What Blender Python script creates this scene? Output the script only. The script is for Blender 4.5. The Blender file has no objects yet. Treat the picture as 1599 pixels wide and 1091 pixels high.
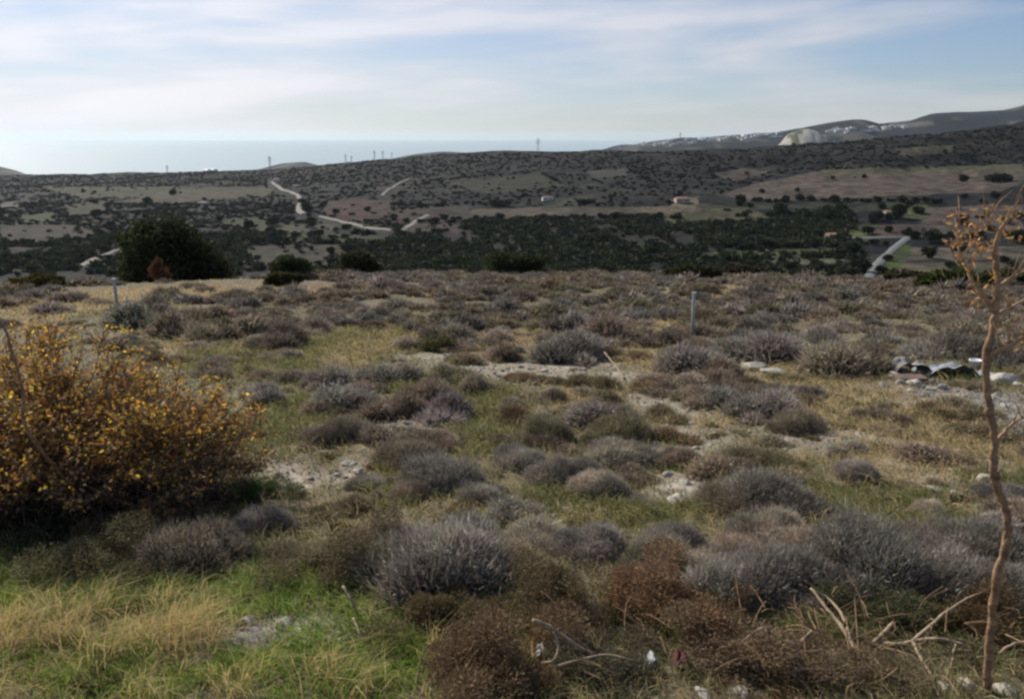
import bpy, math, random
import numpy as np
from mathutils import Vector
random.seed(7); rng = np.random.default_rng(7)
R = math.radians
scene = bpy.context.scene
C = scene.collection
# ------------------------------------------------------------------ camera
FPX, CX, CY, PITCH = 1256.0, 799.5, 545.5, R(14.8)      # photo 1599 x 1091
cam_d = bpy.data.cameras.new('camera'); cam = bpy.data.objects.new('camera', cam_d); C.objects.link(cam)
cam.location = (0, 0, 0); cam.rotation_euler = (R(90) - PITCH, 0, 0)
cam_d.sensor_width = 36; cam_d.lens = 36*FPX/1599; cam_d.clip_start = 0.05; cam_d.clip_end = 200000
scene.camera = cam
scene.render.resolution_x = 1024; scene.render.resolution_y = 698
scene.cycles.filter_width = 2.6                          # the photograph is a soft phone picture
# ------------------------------------------------------------------ light
SUN_AZ, SUN_EL = R(-40), R(36)
SD = (math.sin(SUN_AZ)*math.cos(SUN_EL), math.cos(SUN_AZ)*math.cos(SUN_EL), math.sin(SUN_EL))
ld = bpy.data.lights.new('sun', 'SUN'); ld.energy = 5.0; ld.angle = R(1.5); ld.color = (1, .92, .80)
sun = bpy.data.objects.new('sun', ld); C.objects.link(sun)
sun.rotation_euler = Vector(SD).to_track_quat('Z', 'Y').to_euler()
scene.view_settings.view_transform = 'Standard'; scene.view_settings.look = 'None'
scene.view_settings.exposure = 0.18; scene.view_settings.gamma = 1
world = bpy.data.worlds.new('World'); scene.world = world; world.use_nodes = True
def build_world():
    nt = world.node_tree; nt.nodes.clear(); N = nt.nodes.new; L = nt.links.new
    out = N('ShaderNodeOutputWorld'); bg = N('ShaderNodeBackground'); L(bg.outputs[0], out.inputs[0])
    sky = N('ShaderNodeTexSky'); sky.sky_type = 'NISHITA'; sky.sun_disc = False
    sky.sun_elevation = SUN_EL; sky.sun_rotation = SUN_AZ; sky.dust_density = 0.2; sky.air_density = 1.0
    tc = N('ShaderNodeTexCoord')
    def vm(op, a, b):
        n = N('ShaderNodeVectorMath'); n.operation = op
        for i, v in enumerate((a, b)):
            if hasattr(v, 'is_output'): L(v, n.inputs[i])
            else: n.inputs[i].default_value = v
        return n
    def mt(op, a, b=0.0, clamp=False):
        n = N('ShaderNodeMath'); n.operation = op; n.use_clamp = clamp
        for i, v in enumerate((a, b)):
            if hasattr(v, 'is_output'): L(v, n.inputs[i])
            else: n.inputs[i].default_value = v
        return n.outputs[0]
    d = tc.outputs['Generated']
    m1 = vm('MULTIPLY', d, (1.0, 1.0, 5.5)).outputs[0]
    # slanted streaks
    n1 = N('ShaderNodeTexNoise'); n1.inputs['Scale'].default_value = 2.4; n1.inputs['Detail'].default_value = 5
    n1.inputs['Roughness'].default_value = .5; n1.inputs['Distortion'].default_value = .35; L(m1, n1.inputs['Vector'])
    sx = N('ShaderNodeSeparateXYZ'); L(d, sx.inputs[0])
    cb2 = N('ShaderNodeCombineXYZ'); L(mt('MULTIPLY', sx.outputs[0], 1.6), cb2.inputs[0]); L(sx.outputs[1], cb2.inputs[1]); L(mt('SUBTRACT', mt('MULTIPLY', sx.outputs[2], 15.0), mt('MULTIPLY', sx.outputs[0], 1.1)), cb2.inputs[2]); m2 = cb2.outputs[0]
    n2 = N('ShaderNodeTexNoise'); n2.inputs['Scale'].default_value = 2.2; n2.inputs['Detail'].default_value = 4
    n2.inputs['Roughness'].default_value = .45; L(m2, n2.inputs['Vector'])
    mix = mt('ADD', mt('MULTIPLY', n1.outputs[0], .6), mt('MULTIPLY', n2.outputs[0], .4))
    dot = mt('MAXIMUM', vm('DOT_PRODUCT', d, SD).outputs['Value'], 0.0)
    # cirrus is a veil: thin everywhere, thicker towards the sun
    ramp = N('ShaderNodeValToRGB'); L(mix, ramp.inputs[0])
    ramp.color_ramp.elements[0].position = .43; ramp.color_ramp.elements[0].color = (.0, .0, .0, 1)
    ramp.color_ramp.elements[1].position = .585; ramp.color_ramp.elements[1].color = (1, 1, 1, 1)
    dens = mt('ADD', mt('ADD', mt('MULTIPLY', ramp.outputs[0], .62), .06), mt('MULTIPLY', mt('POWER', dot, 1.6), .72), True)
    # a thin sheet is seen slantwise near the horizon and straight through overhead
    dens = mt('MULTIPLY', dens, mt('SUBTRACT', 1.0, mt('MULTIPLY', mt('MINIMUM', mt('MAXIMUM', mt('MULTIPLY', sx.outputs[2], 2.2), 0.0), 1.0), .62)))
    # scattering in the veil is stronger towards the sun
    br = mt('ADD', mt('ADD', .47, mt('MULTIPLY', ramp.outputs[0], .12)), mt('MULTIPLY', mt('POWER', dot, 3.5), .50))
    br2 = mt('ADD', br, mt('MULTIPLY', mt('POWER', dot, 40.0), 3.0))
    cc = N('ShaderNodeMix'); cc.data_type = 'RGBA'; cc.inputs['Factor'].default_value = 1; cc.blend_type = 'MULTIPLY'
    cb = N('ShaderNodeCombineXYZ'); L(br2, cb.inputs[0]); L(br2, cb.inputs[1]); L(br2, cb.inputs[2])
    L(cb.outputs[0], cc.inputs['A']); cc.inputs['B'].default_value = (1.0, .99, 1.04, 1)
    ss = vm('MULTIPLY', sky.outputs[0], (SKY_S*.70, SKY_S*.84, SKY_S*1.12)).outputs[0]
    fm = N('ShaderNodeMix'); fm.data_type = 'RGBA'; L(dens, fm.inputs['Factor']); L(ss, fm.inputs['A']); L(cc.outputs['Result'], fm.inputs['B'])
    L(fm.outputs['Result'], bg.inputs[0]); bg.inputs[1].default_value = 1.0
SKY_S = 0.076
build_world()
# ------------------------------------------------------------------ helpers
def hash2(ix, iy, s):
    h = (ix.astype(np.int64)*374761393 + iy.astype(np.int64)*668265263 + s*974634777) & 0xffffffff
    h = ((h ^ (h >> 13))*1274126177) & 0xffffffff
    return ((h ^ (h >> 16)) & 0xffffff)/float(0xffffff)
def vnoise(x, y, s=0):
    x = np.asarray(x, float); y = np.asarray(y, float)
    ix = np.floor(x); iy = np.floor(y); fx = x-ix; fy = y-iy
    fx = fx*fx*(3-2*fx); fy = fy*fy*(3-2*fy)
    a = hash2(ix, iy, s); b = hash2(ix+1, iy, s); c = hash2(ix, iy+1, s); d = hash2(ix+1, iy+1, s)
    return (a*(1-fx)+b*fx)*(1-fy) + (c*(1-fx)+d*fx)*fy
def fbm(x, y, s=0, o=4, g=.5):
    r = 0; a = 1; t = 0
    for i in range(o):
        r = r + a*vnoise(x, y, s+i*17); t += a; a *= g; x = np.asarray(x)*2.03+3.1; y = np.asarray(y)*2.03+1.7
    return r/t
def sst(a, b, x):
    t = np.clip((x-a)/(b-a), 0, 1); return t*t*(3-2*t)
def drop_row(row, Y): return Y*np.tan(PITCH + np.arctan((row-CY)/FPX))
def tcol(col): return (np.asarray(col, float)-CX)/(FPX/math.cos(PITCH))   # X/Y of a column near the horizon
def project(X, Y, Z):
    cp, sp = math.cos(PITCH), math.sin(PITCH)
    zc = Y*cp - Z*sp; yc = Y*sp + Z*cp
    return CX + FPX*X/zc, CY - FPX*yc/zc
# height of the land (the camera is at z = 0)
COLS = np.array([-500, 0, 400, 700, 1000, 1200, 1400, 1600, 2100.])
TT = tcol(COLS)
TAB = [  # (row, Y) pairs from near to the crest, one list per column
 [(432,430),(400,560),(350,800),(312,1200),(286,1800),(272,2400)],
 [(432,430),(400,560),(350,800),(312,1200),(288,1800),(274,2400)],
 [(432,430),(400,560),(350,780),(310,1100),(282,1600),(266,2100)],
 [(432,430),(400,560),(350,760),(310,950),(270,1250),(238,1600)],
 [(432,430),(400,540),(350,720),(310,850),(270,1050),(236,1350)],
 [(432,420),(400,520),(350,680),(310,800),(270,1050),(226,1400)],
 [(432,410),(400,500),(350,650),(310,760),(268,1050),(208,1450)],
 [(432,410),(400,500),(350,650),(310,760),(264,1050),(190,1500)],
 [(432,410),(400,500),(350,650),(310,760),(264,1050),(176,1500)]]
YQ = np.array([r[1] for t in TAB for r in t]).reshape(9, 6).astype(float)
DQ = np.array([[drop_row(r, y) for r, y in t] for t in TAB])
def plateau(X, Y):
    return -(2.22 + .115*Y) + .10*(fbm(X/2.3, Y/2.3, 5, 3)-.5) + .22*(fbm(X/9., Y/9., 8, 2)-.5)*np.clip(Y/12, 0, 1)
EC = tcol([-400, 0, 250, 500, 900, 1200, 1500, 2000]); ER = np.array([446, 444, 438, 432, 427, 433, 440, 444.])
def yedge(t):
    r = np.interp(t, EC, ER); return 2.22/(np.tan(PITCH+np.arctan((r-CY)/FPX)) - .115)
def Zf(X, Y):
    X = np.asarray(X, float); Y = np.asarray(Y, float)
    Ys = np.maximum(Y, 1.0); t = np.clip(X/Ys, TT[0], TT[-1])
    yq = np.stack([np.interp(t, TT, YQ[:, k]) for k in range(6)]); dq = np.stack([np.interp(t, TT, DQ[:, k]) for k in range(6)])
    ye = np.clip(yedge(t), 25, 60); de = 2.22+.115*ye
    y0 = [ye, ye+45, ye+150]; d0 = [de, de+19, np.maximum(de+38, 44)]
    ys = y0 + [yq[k] for k in range(6)] + [yq[5]*1.35, yq[5]*2.2, np.full_like(t, 40000)]
    ds = d0 + [dq[k] for k in range(6)] + [dq[5]+110, dq[5]+300, dq[5]*0+600]
    far = np.full_like(t, 0.0)
    for a, b, da, db in zip(ys[:-1], ys[1:], ds[:-1], ds[1:]):
        m = (Ys >= a) & (Ys < b); far = np.where(m, da + (db-da)*(Ys-a)/(b-a), far)
    far = -far
    amp = sst(380, 520, Ys)*(1-sst(1.6, 2.4, Ys/yq[5]))
    right = sst(tcol(900), tcol(1300), t)
    n = (fbm(X/130., Ys/170., 21, 4)-.5)*13*sst(500, 900, Ys)
    crest = sst(800, 1200, Ys)
    n += (np.abs(fbm(X/85., Ys/120., 31, 3)-.5))*48*crest*right*(1-sst(.9, 1.0, Ys/yq[5])*.7) - 5*crest*right
    n += (fbm(X/28., Ys/35., 41, 3)-.5)*3.0
    far = far + amp*n
    pl = plateau(X, Y)
    w = sst(-4, 3, Ys-ye)
    return np.where(Ys < ye+3, pl*(1-w) + np.minimum(far, 0)*w*(Ys > ye) + np.where(Ys > ye, 0, pl*w), far)
def ray(col, row):
    cp, sp = math.cos(PITCH), math.sin(PITCH)
    a = (col-CX)/FPX; b = -(row-CY)/FPX
    return a, cp+b*sp, -sp+b*cp
YS = np.concatenate([np.linspace(1.5, 60, 1600), np.geomspace(60, 9000, 2600)])
def at(col, row, ymin=0.0):
    """ground point seen at a photo pixel"""
    dx, dy, dz = ray(col, row); ys = YS[YS > ymin]
    g = Zf(ys*dx/dy, ys) - ys*dz/dy
    k = np.argmax(g >= 0) if (g >= 0).any() else len(ys)-1
    y = ys[k]
    if k > 0 and g[k] >= 0 > g[k-1]: y = ys[k-1] + (ys[k]-ys[k-1])*(-g[k-1])/(g[k]-g[k-1])
    return Vector((y*dx/dy, y, float(Zf(y*dx/dy, y))))
def atY(col, row, Y):
    dx, dy, dz = ray(col, row); return Vector((Y*dx/dy, Y, Y*dz/dy))
def gz(x, y): return float(Zf(x, y))

def tag(o, label=None, cat=None, group=None, kind=None):
    if label: o['label'] = label
    if cat: o['category'] = cat
    if group: o['group'] = group
    if kind: o['kind'] = kind
    return o
def mesh(name, V, F, mat=None, col=None, smooth=False):
    V = np.asarray(V, np.float32).reshape(-1, 3); F = np.asarray(F, np.int32); k = F.shape[1]
    me = bpy.data.meshes.new(name); me.vertices.add(len(V)); me.vertices.foreach_set('co', V.ravel())
    me.loops.add(F.size); me.loops.foreach_set('vertex_index', F.ravel())
    me.polygons.add(len(F)); me.polygons.foreach_set('loop_start', np.arange(0, F.size, k, dtype=np.int32))
    me.polygons.foreach_set('use_smooth', np.full(len(F), smooth))
    if col is not None:
        a = me.color_attributes.new('Col', 'FLOAT_COLOR', 'POINT')
        cc = np.ones((len(V), 4), np.float32); cc[:, :3] = col; a.data.foreach_set('color', cc.ravel())
    me.update(calc_edges=True)
    if mat: me.materials.append(mat)
    return me
def obj(name, me, parent=None, loc=(0, 0, 0)):
    o = bpy.data.objects.new(name, me); C.objects.link(o); o.location = loc
    if parent: o.parent = parent
    return o
def empty(name, loc, rz=0):
    o = bpy.data.objects.new(name, None); C.objects.link(o); o.location = loc; o.rotation_euler.z = rz; o.empty_display_size = .2
    return o
class MB:
    def __init__(s): s.V = []; s.F = []; s.n = 0
    def add(s, V, F):
        V = np.asarray(V, float).reshape(-1, 3); s.V.append(V); s.F.append(np.asarray(F, int)+s.n); s.n += len(V)
    def tube(s, pts, rad, n=6, wob=0):
        P = [Vector(p) for p in pts]; m = len(P); vs = []
        for i, p in enumerate(P):
            d = (P[min(i+1, m-1)]-P[max(i-1, 0)]).normalized()
            u = d.cross(Vector((.13, .97, .2))).normalized(); w = d.cross(u)
            r = rad[i] if hasattr(rad, '__len__') else rad
            for k in range(n):
                a = 2*math.pi*k/n; rr = r*(1+wob*(random.random()-.5)); vs.append(p+(u*math.cos(a)+w*math.sin(a))*rr)
        f = []
        for i in range(m-1):
            for k in range(n):
                a = i*n+k; b = i*n+(k+1) % n; f += [(a, b, b+n), (a, b+n, a+n)]
        c0 = len(vs); vs.append(P[0]); vs.append(P[-1])
        for k in range(n): f += [(c0, (k+1) % n, k), (c0+1, (m-1)*n+k, (m-1)*n+(k+1) % n)]
        s.add([tuple(v) for v in vs], f)
    def box(s, c, size, rz=0):
        cx, cy, cz = c; a, b, h = size[0]/2, size[1]/2, size[2]; co, si = math.cos(rz), math.sin(rz)
        vs = [(cx+x*co-y*si, cy+x*si+y*co, cz+z) for z in (0, h) for x, y in ((-a, -b), (a, -b), (a, b), (-a, b))]
        s.add(vs, [(0,2,1),(0,3,2),(4,5,6),(4,6,7),(0,1,5),(0,5,4),(1,2,6),(1,6,5),(2,3,7),(2,7,6),(3,0,4),(3,4,7)])
    def data(s, name, mat, col=None, smooth=False): return mesh(name, np.concatenate(s.V), np.concatenate(s.F), mat, col, smooth)
def smooth_path(pts, n=6, jit=0):
    P = [Vector(p) for p in pts]; out = []
    for i in range(len(P)-1):
        p0 = P[max(i-1, 0)]; p1 = P[i]; p2 = P[i+1]; p3 = P[min(i+2, len(P)-1)]
        for k in range(n):
            t = k/n; q = .5*((2*p1)+(p2-p0)*t+(2*p0-5*p1+4*p2-p3)*t*t+(3*p1-p0-3*p2+p3)*t**3)
            out.append(q+Vector([random.gauss(0, jit) for _ in range(3)]) if jit and (i or k) else q)
    out.append(P[-1]); return out

# ------------------------------------------------------------------ materials
def mat_plain(name, color, rough=.85, var=.25, scale=8., bump=0.2, spec=.3, bdist=.01):
    m = bpy.data.materials.new(name); m.use_nodes = True; nt = m.node_tree; b = nt.nodes['Principled BSDF']
    b.inputs['Roughness'].default_value = rough; b.inputs['Specular IOR Level'].default_value = spec
    tc = nt.nodes.new('ShaderNodeTexCoord')
    n = nt.nodes.new('ShaderNodeTexNoise'); n.inputs['Scale'].default_value = scale; n.inputs['Detail'].default_value = 6
    nt.links.new(tc.outputs['Object'], n.inputs['Vector'])
    r = nt.nodes.new('ShaderNodeValToRGB'); r.color_ramp.elements[0].position = .3; r.color_ramp.elements[1].position = .7
    c = np.array(color); r.color_ramp.elements[0].color = (*np.clip(c*(1-var), 0, 1), 1); r.color_ramp.elements[1].color = (*np.clip(c*(1+var), 0, 1), 1)
    nt.links.new(n.outputs[0], r.inputs[0]); nt.links.new(r.outputs[0], b.inputs['Base Color'])
    if bump:
        bp = nt.nodes.new('ShaderNodeBump'); bp.inputs['Strength'].default_value = bump; bp.inputs['Distance'].default_value = bdist
        nt.links.new(n.outputs[0], bp.inputs['Height']); nt.links.new(bp.outputs[0], b.inputs['Normal'])
    return m
def mat_leaf(name, transl=.25, objcol=True, rough=.7, spec=.2):
    """colour = vertex colour x the object's own colour, a little light passes through"""
    m = bpy.data.materials.new(name); m.use_nodes = True; nt = m.node_tree; N = nt.nodes.new; L = nt.links.new
    b = nt.nodes['Principled BSDF']; out = nt.nodes['Material Output']
    b.inputs['Roughness'].default_value = rough; b.inputs['Specular IOR Level'].default_value = spec
    a = N('ShaderNodeAttribute'); a.attribute_name = 'Col'; src = a.outputs['Color']
    if objcol:
        oi = N('ShaderNodeObjectInfo'); mx = N('ShaderNodeMix'); mx.data_type = 'RGBA'; mx.blend_type = 'MULTIPLY'; mx.inputs['Factor'].default_value = 1
        L(src, mx.inputs['A']); L(oi.outputs['Color'], mx.inputs['B']); src = mx.outputs['Result']
    L(src, b.inputs['Base Color'])
    tr = N('ShaderNodeBsdfTranslucent'); L(src, tr.inputs['Color'])
    ms = N('ShaderNodeMixShader'); ms.inputs[0].default_value = transl
    L(b.outputs[0], ms.inputs[1]); L(tr.outputs[0], ms.inputs[2]); L(ms.outputs[0], out.inputs['Surface'])
    return m
def mat_ground(name, s1, s2, lo, hi, bump, bdist):
    m = bpy.data.materials.new(name); m.use_nodes = True; nt = m.node_tree; N = nt.nodes.new; L = nt.links.new
    b = nt.nodes['Principled BSDF']; b.inputs['Roughness'].default_value = .95; b.inputs['Specular IOR Level'].default_value = .1
    a = N('ShaderNodeAttribute'); a.attribute_name = 'Col'; tc = N('ShaderNodeTexCoord')
    n1 = N('ShaderNodeTexNoise'); n1.inputs['Scale'].default_value = s1; n1.inputs['Detail'].default_value = 8; n1.inputs['Roughness'].default_value = .65
    n2 = N('ShaderNodeTexVoronoi'); n2.inputs['Scale'].default_value = s2
    L(tc.outputs['Object'], n1.inputs['Vector']); L(tc.outputs['Object'], n2.inputs['Vector'])
    r = N('ShaderNodeMapRange'); r.inputs[1].default_value = .3; r.inputs[2].default_value = .7; r.inputs[3].default_value = lo; r.inputs[4].default_value = hi
    L(n1.outputs[0], r.inputs[0])
    r2 = N('ShaderNodeMapRange'); r2.inputs[1].default_value = 0; r2.inputs[2].default_value = .8; r2.inputs[3].default_value = 1.15; r2.inputs[4].default_value = .8
    L(n2.outputs['Distance'], r2.inputs[0])
    mm = N('ShaderNodeMath'); mm.operation = 'MULTIPLY'; L(r.outputs[0], mm.inputs[0]); L(r2.outputs[0], mm.inputs[1])
    v = N('ShaderNodeVectorMath'); v.operation = 'SCALE'; L(a.outputs['Color'], v.inputs[0]); L(mm.outputs[0], v.inputs['Scale'])
    L(v.outputs[0], b.inputs['Base Color'])
    bp = N('ShaderNodeBump'); bp.inputs['Strength'].default_value = bump; bp.inputs['Distance'].default_value = bdist
    L(n1.outputs[0], bp.inputs['Height']); L(bp.outputs[0], b.inputs['Normal'])
    return m
M_GROUND = mat_ground('near_ground', 9, 30, .65, 1.35, .8, .03)
M_HILL = mat_ground('hill_ground', .11, .2, .35, 1.6, .6, 2.0)
M_LEAF = mat_leaf('twig_leaf', .22, spec=.06)
M_CROWN = mat_leaf('tree_leaf', .2, spec=.05)
M_BRIGHT = mat_leaf('autumn_leaf', .45)
M_GRASS = mat_leaf('grass_blade', .4, objcol=False)
M_BARK = mat_plain('brown_bark', (.25, .155, .088), .85, .5, 30, 1.0)
M_BARK_D = mat_plain('dark_bark', (.05, .04, .032), .9, .3, 10, .4)
M_DEAD = mat_plain('dead_wood', (.30, .23, .15), .8, .3, 25, .5)
M_STONE = mat_plain('pale_limestone', (.42, .39, .33), .9, .28, 14, .5, .2, .02)
M_STONE_G = mat_plain('grey_stone', (.24, .235, .23), .9, .3, 14, .5, .2, .02)
M_WHITE = mat_plain('weathered_white', (.38, .38, .36), .8, .15, 6, .2)
M_ROAD = mat_plain('pale_dirt_track', (.20, .185, .16), .95, .15, .2, .1)
M_ASPH = mat_plain('grey_road', (.13, .14, .135), .9, .12, .3, .1)
M_STEEL = mat_plain('galvanised_steel', (.16, .17, .19), .6, .1, 3, 0)
M_WALL = mat_plain('white_plaster', (.62, .61, .58), .85, .1, 1, 0)
M_ROOF = mat_plain('terracotta_roof', (.26, .15, .11), .85, .2, 2, .2)
M_GLASSH = mat_plain('pale_plastic_sheet', (.42, .46, .5), .5, .12, .05, 0)
M_WIN = mat_plain('dark_window', (.05, .055, .06), .3, .1, 1, 0)

# ------------------------------------------------------------------ near ground cover map
# ellipses in photo pixels: cx, cy, rx, ry, type  (g green grass, d dry grass, s pale stony soil, e grey gravel, r reddish dry)
COV = [(810,577,135,14,'s'),(720,556,90,9,'s'),(980,590,60,14,'s'),(1060,640,55,22,'s'),(1110,690,60,20,'s'),(490,745,95,26,'s'),(430,770,50,12,'s'),
 (615,678,60,20,'s'),(1500,625,150,24,'e'),(1590,655,100,20,'e'),(1190,580,45,10,'s'),(1080,765,45,28,'s'),(1460,735,120,22,'s'),(1300,690,90,16,'s'),(1560,700,90,25,'d'),
 (1060,705,50,14,'s'),(900,800,60,12,'d'),(1300,610,140,45,'d'),(1330,660,90,30,'d'),(1290,590,80,16,'g'),(520,560,110,45,'g'),(380,555,120,35,'g'),(560,555,70,25,'d'),
 (430,660,70,50,'g'),(760,660,60,60,'g'),(620,760,50,30,'g'),(350,780,70,60,'g'),(850,780,110,25,'g'),(980,800,120,22,'g'),(1380,790,90,35,'g'),(1090,725,40,20,'g'),
 (650,600,40,20,'g'),(720,640,40,40,'g'),(1380,660,120,40,'d'),(1420,720,160,30,'d'),(1550,740,90,30,'g'),(780,530,120,18,'r'),(620,525,100,18,'r'),(1010,560,50,20,'d'),
 (330,450,170,22,'r'),(90,480,150,40,'d'),(470,455,100,14,'r'),(1140,455,100,10,'d'),(1030,510,60,18,'d'),(330,540,120,14,'d'),(1540,590,80,12,'g'),
 (300,920,330,60,'g'),(100,900,160,50,'g'),(560,1030,190,90,'g'),(230,1005,95,32,'d'),(50,985,80,32,'d'),(400,990,110,35,'e'),(500,985,60,30,'e'),(40,1080,120,40,'r'),
 (1200,1010,220,40,'g'),(300,1050,300,50,'g'),(930,620,80,16,'r'),(1110,660,90,14,'d'),(1440,660,90,40,'d'),(1480,820,100,20,'g'),(60,930,140,30,'g')]
cov = []
for cx_, cy_, rx, ry, ty in COV:
    p = at(cx_, min(cy_, 1085)); a = at(cx_, min(cy_+ry, 1089)); b = at(cx_, max(cy_-ry, 447))
    cov.append((p.x, (a.y+b.y)/2, (1.25 if ty == 's' else 1)*max(rx/FPX*math.hypot(p.y, p.z), .05), max((b.y-a.y)/2, .12), ty))
def cover(X, Y):
    jx = X + (fbm(X/.55, Y/.55, 61, 3)-.5)*.55*np.clip(Y/6, .5, 3); jy = Y + (fbm(X/.55, Y/.55, 67, 3)-.5)*.9*np.clip(Y/6, .5, 4)
    w = {k: np.zeros_like(X) for k in 'gdser'}
    for cx_, cy_, rx, ry, ty in cov:
        q = np.sqrt(((jx-cx_)/rx)**2 + ((jy-cy_)/ry)**2)
        w[ty] = np.maximum(w[ty], 1-sst(.45, 1.35, q))
    for i, k in enumerate('gdser'):
        m = sst(.30, .52, fbm(X/.45, Y/.6, 151+i*9, 4)+.25*(w[k]-.5)); w[k] = w[k]*(.25+.75*m)
    return w
CCOL = {'b': (.14, .12, .085), 'g': (.085, .09, .038), 'd': (.27, .215, .13), 's': (.26, .23, .18), 'e': (.20, .19, .175), 'r': (.19, .12, .07)}
def cover_color(X, Y):
    w = cover(X, Y); n = fbm(X/.8, Y/.8, 71, 4)
    c = np.zeros(X.shape+(3,)) + np.array(CCOL['b'])
    gb = sst(.5, .68, fbm(X/1.7, Y/2.2, 77, 4))*.55; c = c*(1-gb[..., None]) + np.array((.12, .125, .055))*gb[..., None]
    db = sst(.5, .65, fbm(X/1.1, Y/1.6, 79, 4))*.6; c = c*(1-db[..., None]) + np.array((.16, .135, .085))*db[..., None]
    for k in 'grdes': c = c*(1-w[k][..., None]*.92) + np.array(CCOL[k])*w[k][..., None]*.92
    stones = sst(.62, .7, fbm(X/.14, Y/.2, 83, 3))*np.clip(.25+w['s']+w['e'], 0, 1)
    c = c*(1-stones[..., None]*.6) + np.array((.4, .37, .32))*stones[..., None]*.6
    return c*(.75+.5*n[..., None])
def grid_faces(nr, nc):
    i = np.arange(nr*nc).reshape(nr, nc)
    return np.stack([i[:-1, :-1], i[:-1, 1:], i[1:, 1:], i[1:, :-1]], -1).reshape(-1, 4)
def build_ground():
    s = np.linspace(-1.15, 1.15, 760); u = np.geomspace(1.6, 71, 620)
    S, U = np.meshgrid(s, u); Y = U-5.5; X = S*(U+1.5)
    Z = Zf(X, Y); Z += np.where(Y < 45, (fbm(X/.22, Y/.22, 91, 3)-.5)*.05, 0)
    o = obj('ground', mesh('ground', np.stack([X, Y, Z], -1), grid_faces(*X.shape), M_GROUND, cover_color(X, Y).reshape(-1, 3), True))
    tag(o, kind='structure')
build_ground()

# ------------------------------------------------------------------ far land
def inpoly(px, py, poly):
    r = np.zeros(px.shape, bool); n = len(poly)
    for i in range(n):
        x1, y1 = poly[i]; x2, y2 = poly[(i+1) % n]
        if y1 == y2: continue
        c = ((y1 > py) != (y2 > py)) & (px < (x2-x1)*(py-y1)/(y2-y1)+x1); r ^= c
    return r
BROWN = (.125, .095, .075); TAN = (.20, .165, .12); GREEN = (.085, .12, .035); OLIVE = (.11, .11, .06); RED = (.14, .085, .07); PALE = (.30, .27, .21)
FIELDS = [([(1125,304),(1180,286),(1270,268),(1420,264),(1600,260),(1600,282),(1560,300),(1400,306),(1250,312),(1160,312)], (.17,.135,.11)),
 ([(1280,266),(1600,256),(1600,268),(1280,276)], (.15,.14,.085)),
 ([(1450,326),(1600,318),(1600,362),(1455,366),(1435,345)], (.16,.125,.105)), ([(1340,352),(1440,350),(1440,372),(1335,372)], BROWN),
 ([(1425,388),(1600,384),(1600,404),(1400,408)], (.17,.145,.11)), ([(1388,412),(1600,408),(1600,440),(1372,440)], (.15,.13,.085)),
 ([(1405,316),(1450,314),(1448,342),(1408,338)], (.13,.16,.06)), ([(1362,432),(1398,392),(1424,380),(1420,402),(1385,432)], GREEN),
 ([(1325,352),(1375,352),(1350,378),(1320,368)], (.11,.14,.05)),
 ([(1035,335),(1100,318),(1180,330),(1220,345),(1120,350),(1040,350)], OLIVE), ([(1050,312),(1092,306),(1095,330),(1045,330)], (.24,.19,.14)),
 ([(1190,404),(1320,404),(1330,412),(1185,412)], (.24,.25,.17)), ([(1100,392),(1330,386),(1330,402),(1100,402)], (.09,.12,.045)),
 ([(505,315),(560,310),(612,314),(605,342),(510,345)], RED), ([(610,330),(730,320),(735,345),(620,350)], BROWN),
 ([(735,326),(1060,322),(1050,333),(735,342)], TAN), ([(640,345),(720,350),(720,362),(640,362)], BROWN),
 ([(60,292),(420,292),(380,306),(130,310)], OLIVE), ([(270,296),(430,294),(420,306),(250,318),(180,318)], (.16,.14,.085)),
 ([(100,320),(165,314),(160,334),(110,338)], OLIVE), ([(30,338),(85,332),(80,344),(35,346)], (.10,.145,.05)),
 ([(345,342),(430,338),(430,352),(350,352)], GREEN), ([(0,352),(110,350),(160,366),(80,380),(0,380)], (.105,.085,.065)),
 ([(400,350),(520,350),(520,362),(400,362)], (.14,.14,.10)), ([(380,385),(540,380),(545,412),(400,418)], (.12,.10,.065)),
 ([(450,362),(620,368),(600,380),(430,376)], (.10,.115,.05)), ([(0,316),(30,316),(30,325),(0,325)], (.22,.22,.18)),
 ([(1110,270),(1160,262),(1200,270),(1150,284)], (.13,.11,.09)), ([(690,283),(840,270),(880,290),(760,303)], (.075,.075,.05)),
 ([(915,268),(975,262),(980,276),(925,280)], (.12,.125,.10)), ([(1400,232),(1490,226),(1480,240),(1410,244)], (.13,.12,.085))]
def hill_color(X, Y):
    px, py = project(X, Y, Zf(X, Y))
    jx = px + (fbm(X/25., Y/30., 101, 3)-.5)*14; jy = py + (fbm(X/30., Y/40., 103, 3)-.5)*5
    n = fbm(X/40., Y/55., 105, 5); n2 = fbm(X/13., Y/20., 107, 4)
    c = np.zeros(X.shape+(3,)) + np.array((.006, .007, .009))
    k = sst(.50, .66, n)[..., None]; c = c*(1-k) + np.array((.014, .014, .013))*k
    # terraces that follow the contours
    z = Zf(X, Y); st = vnoise(z/3.2+fbm(X/200., Y/200., 3, 2)*6, X/160., 109)
    k = (sst(.55, .75, st)*sst(.42, .58, fbm(X/150., Y/150., 111, 2)))[..., None]*.8; c = c*(1-k) + np.array((.028, .025, .02))*k
    k = sst(.6, .7, fbm(X/60., Y/45., 113, 3))[..., None]*.7*(Y < 900)[..., None]; c = c*(1-k) + np.array((.036, .045, .022))*k
    for poly, col in FIELDS:
        m = inpoly(jx, jy, poly); c[m] = np.array(col)*np.where(px[m] < 1000, .36, .50)[:, None]
    k = sst(.5, .64, n2)[..., None]*.55; c = c*(1-k) + np.array((.028, .028, .022))*k
    return c*(.8+.4*fbm(X/9., Y/14., 115, 3)[..., None])
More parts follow.
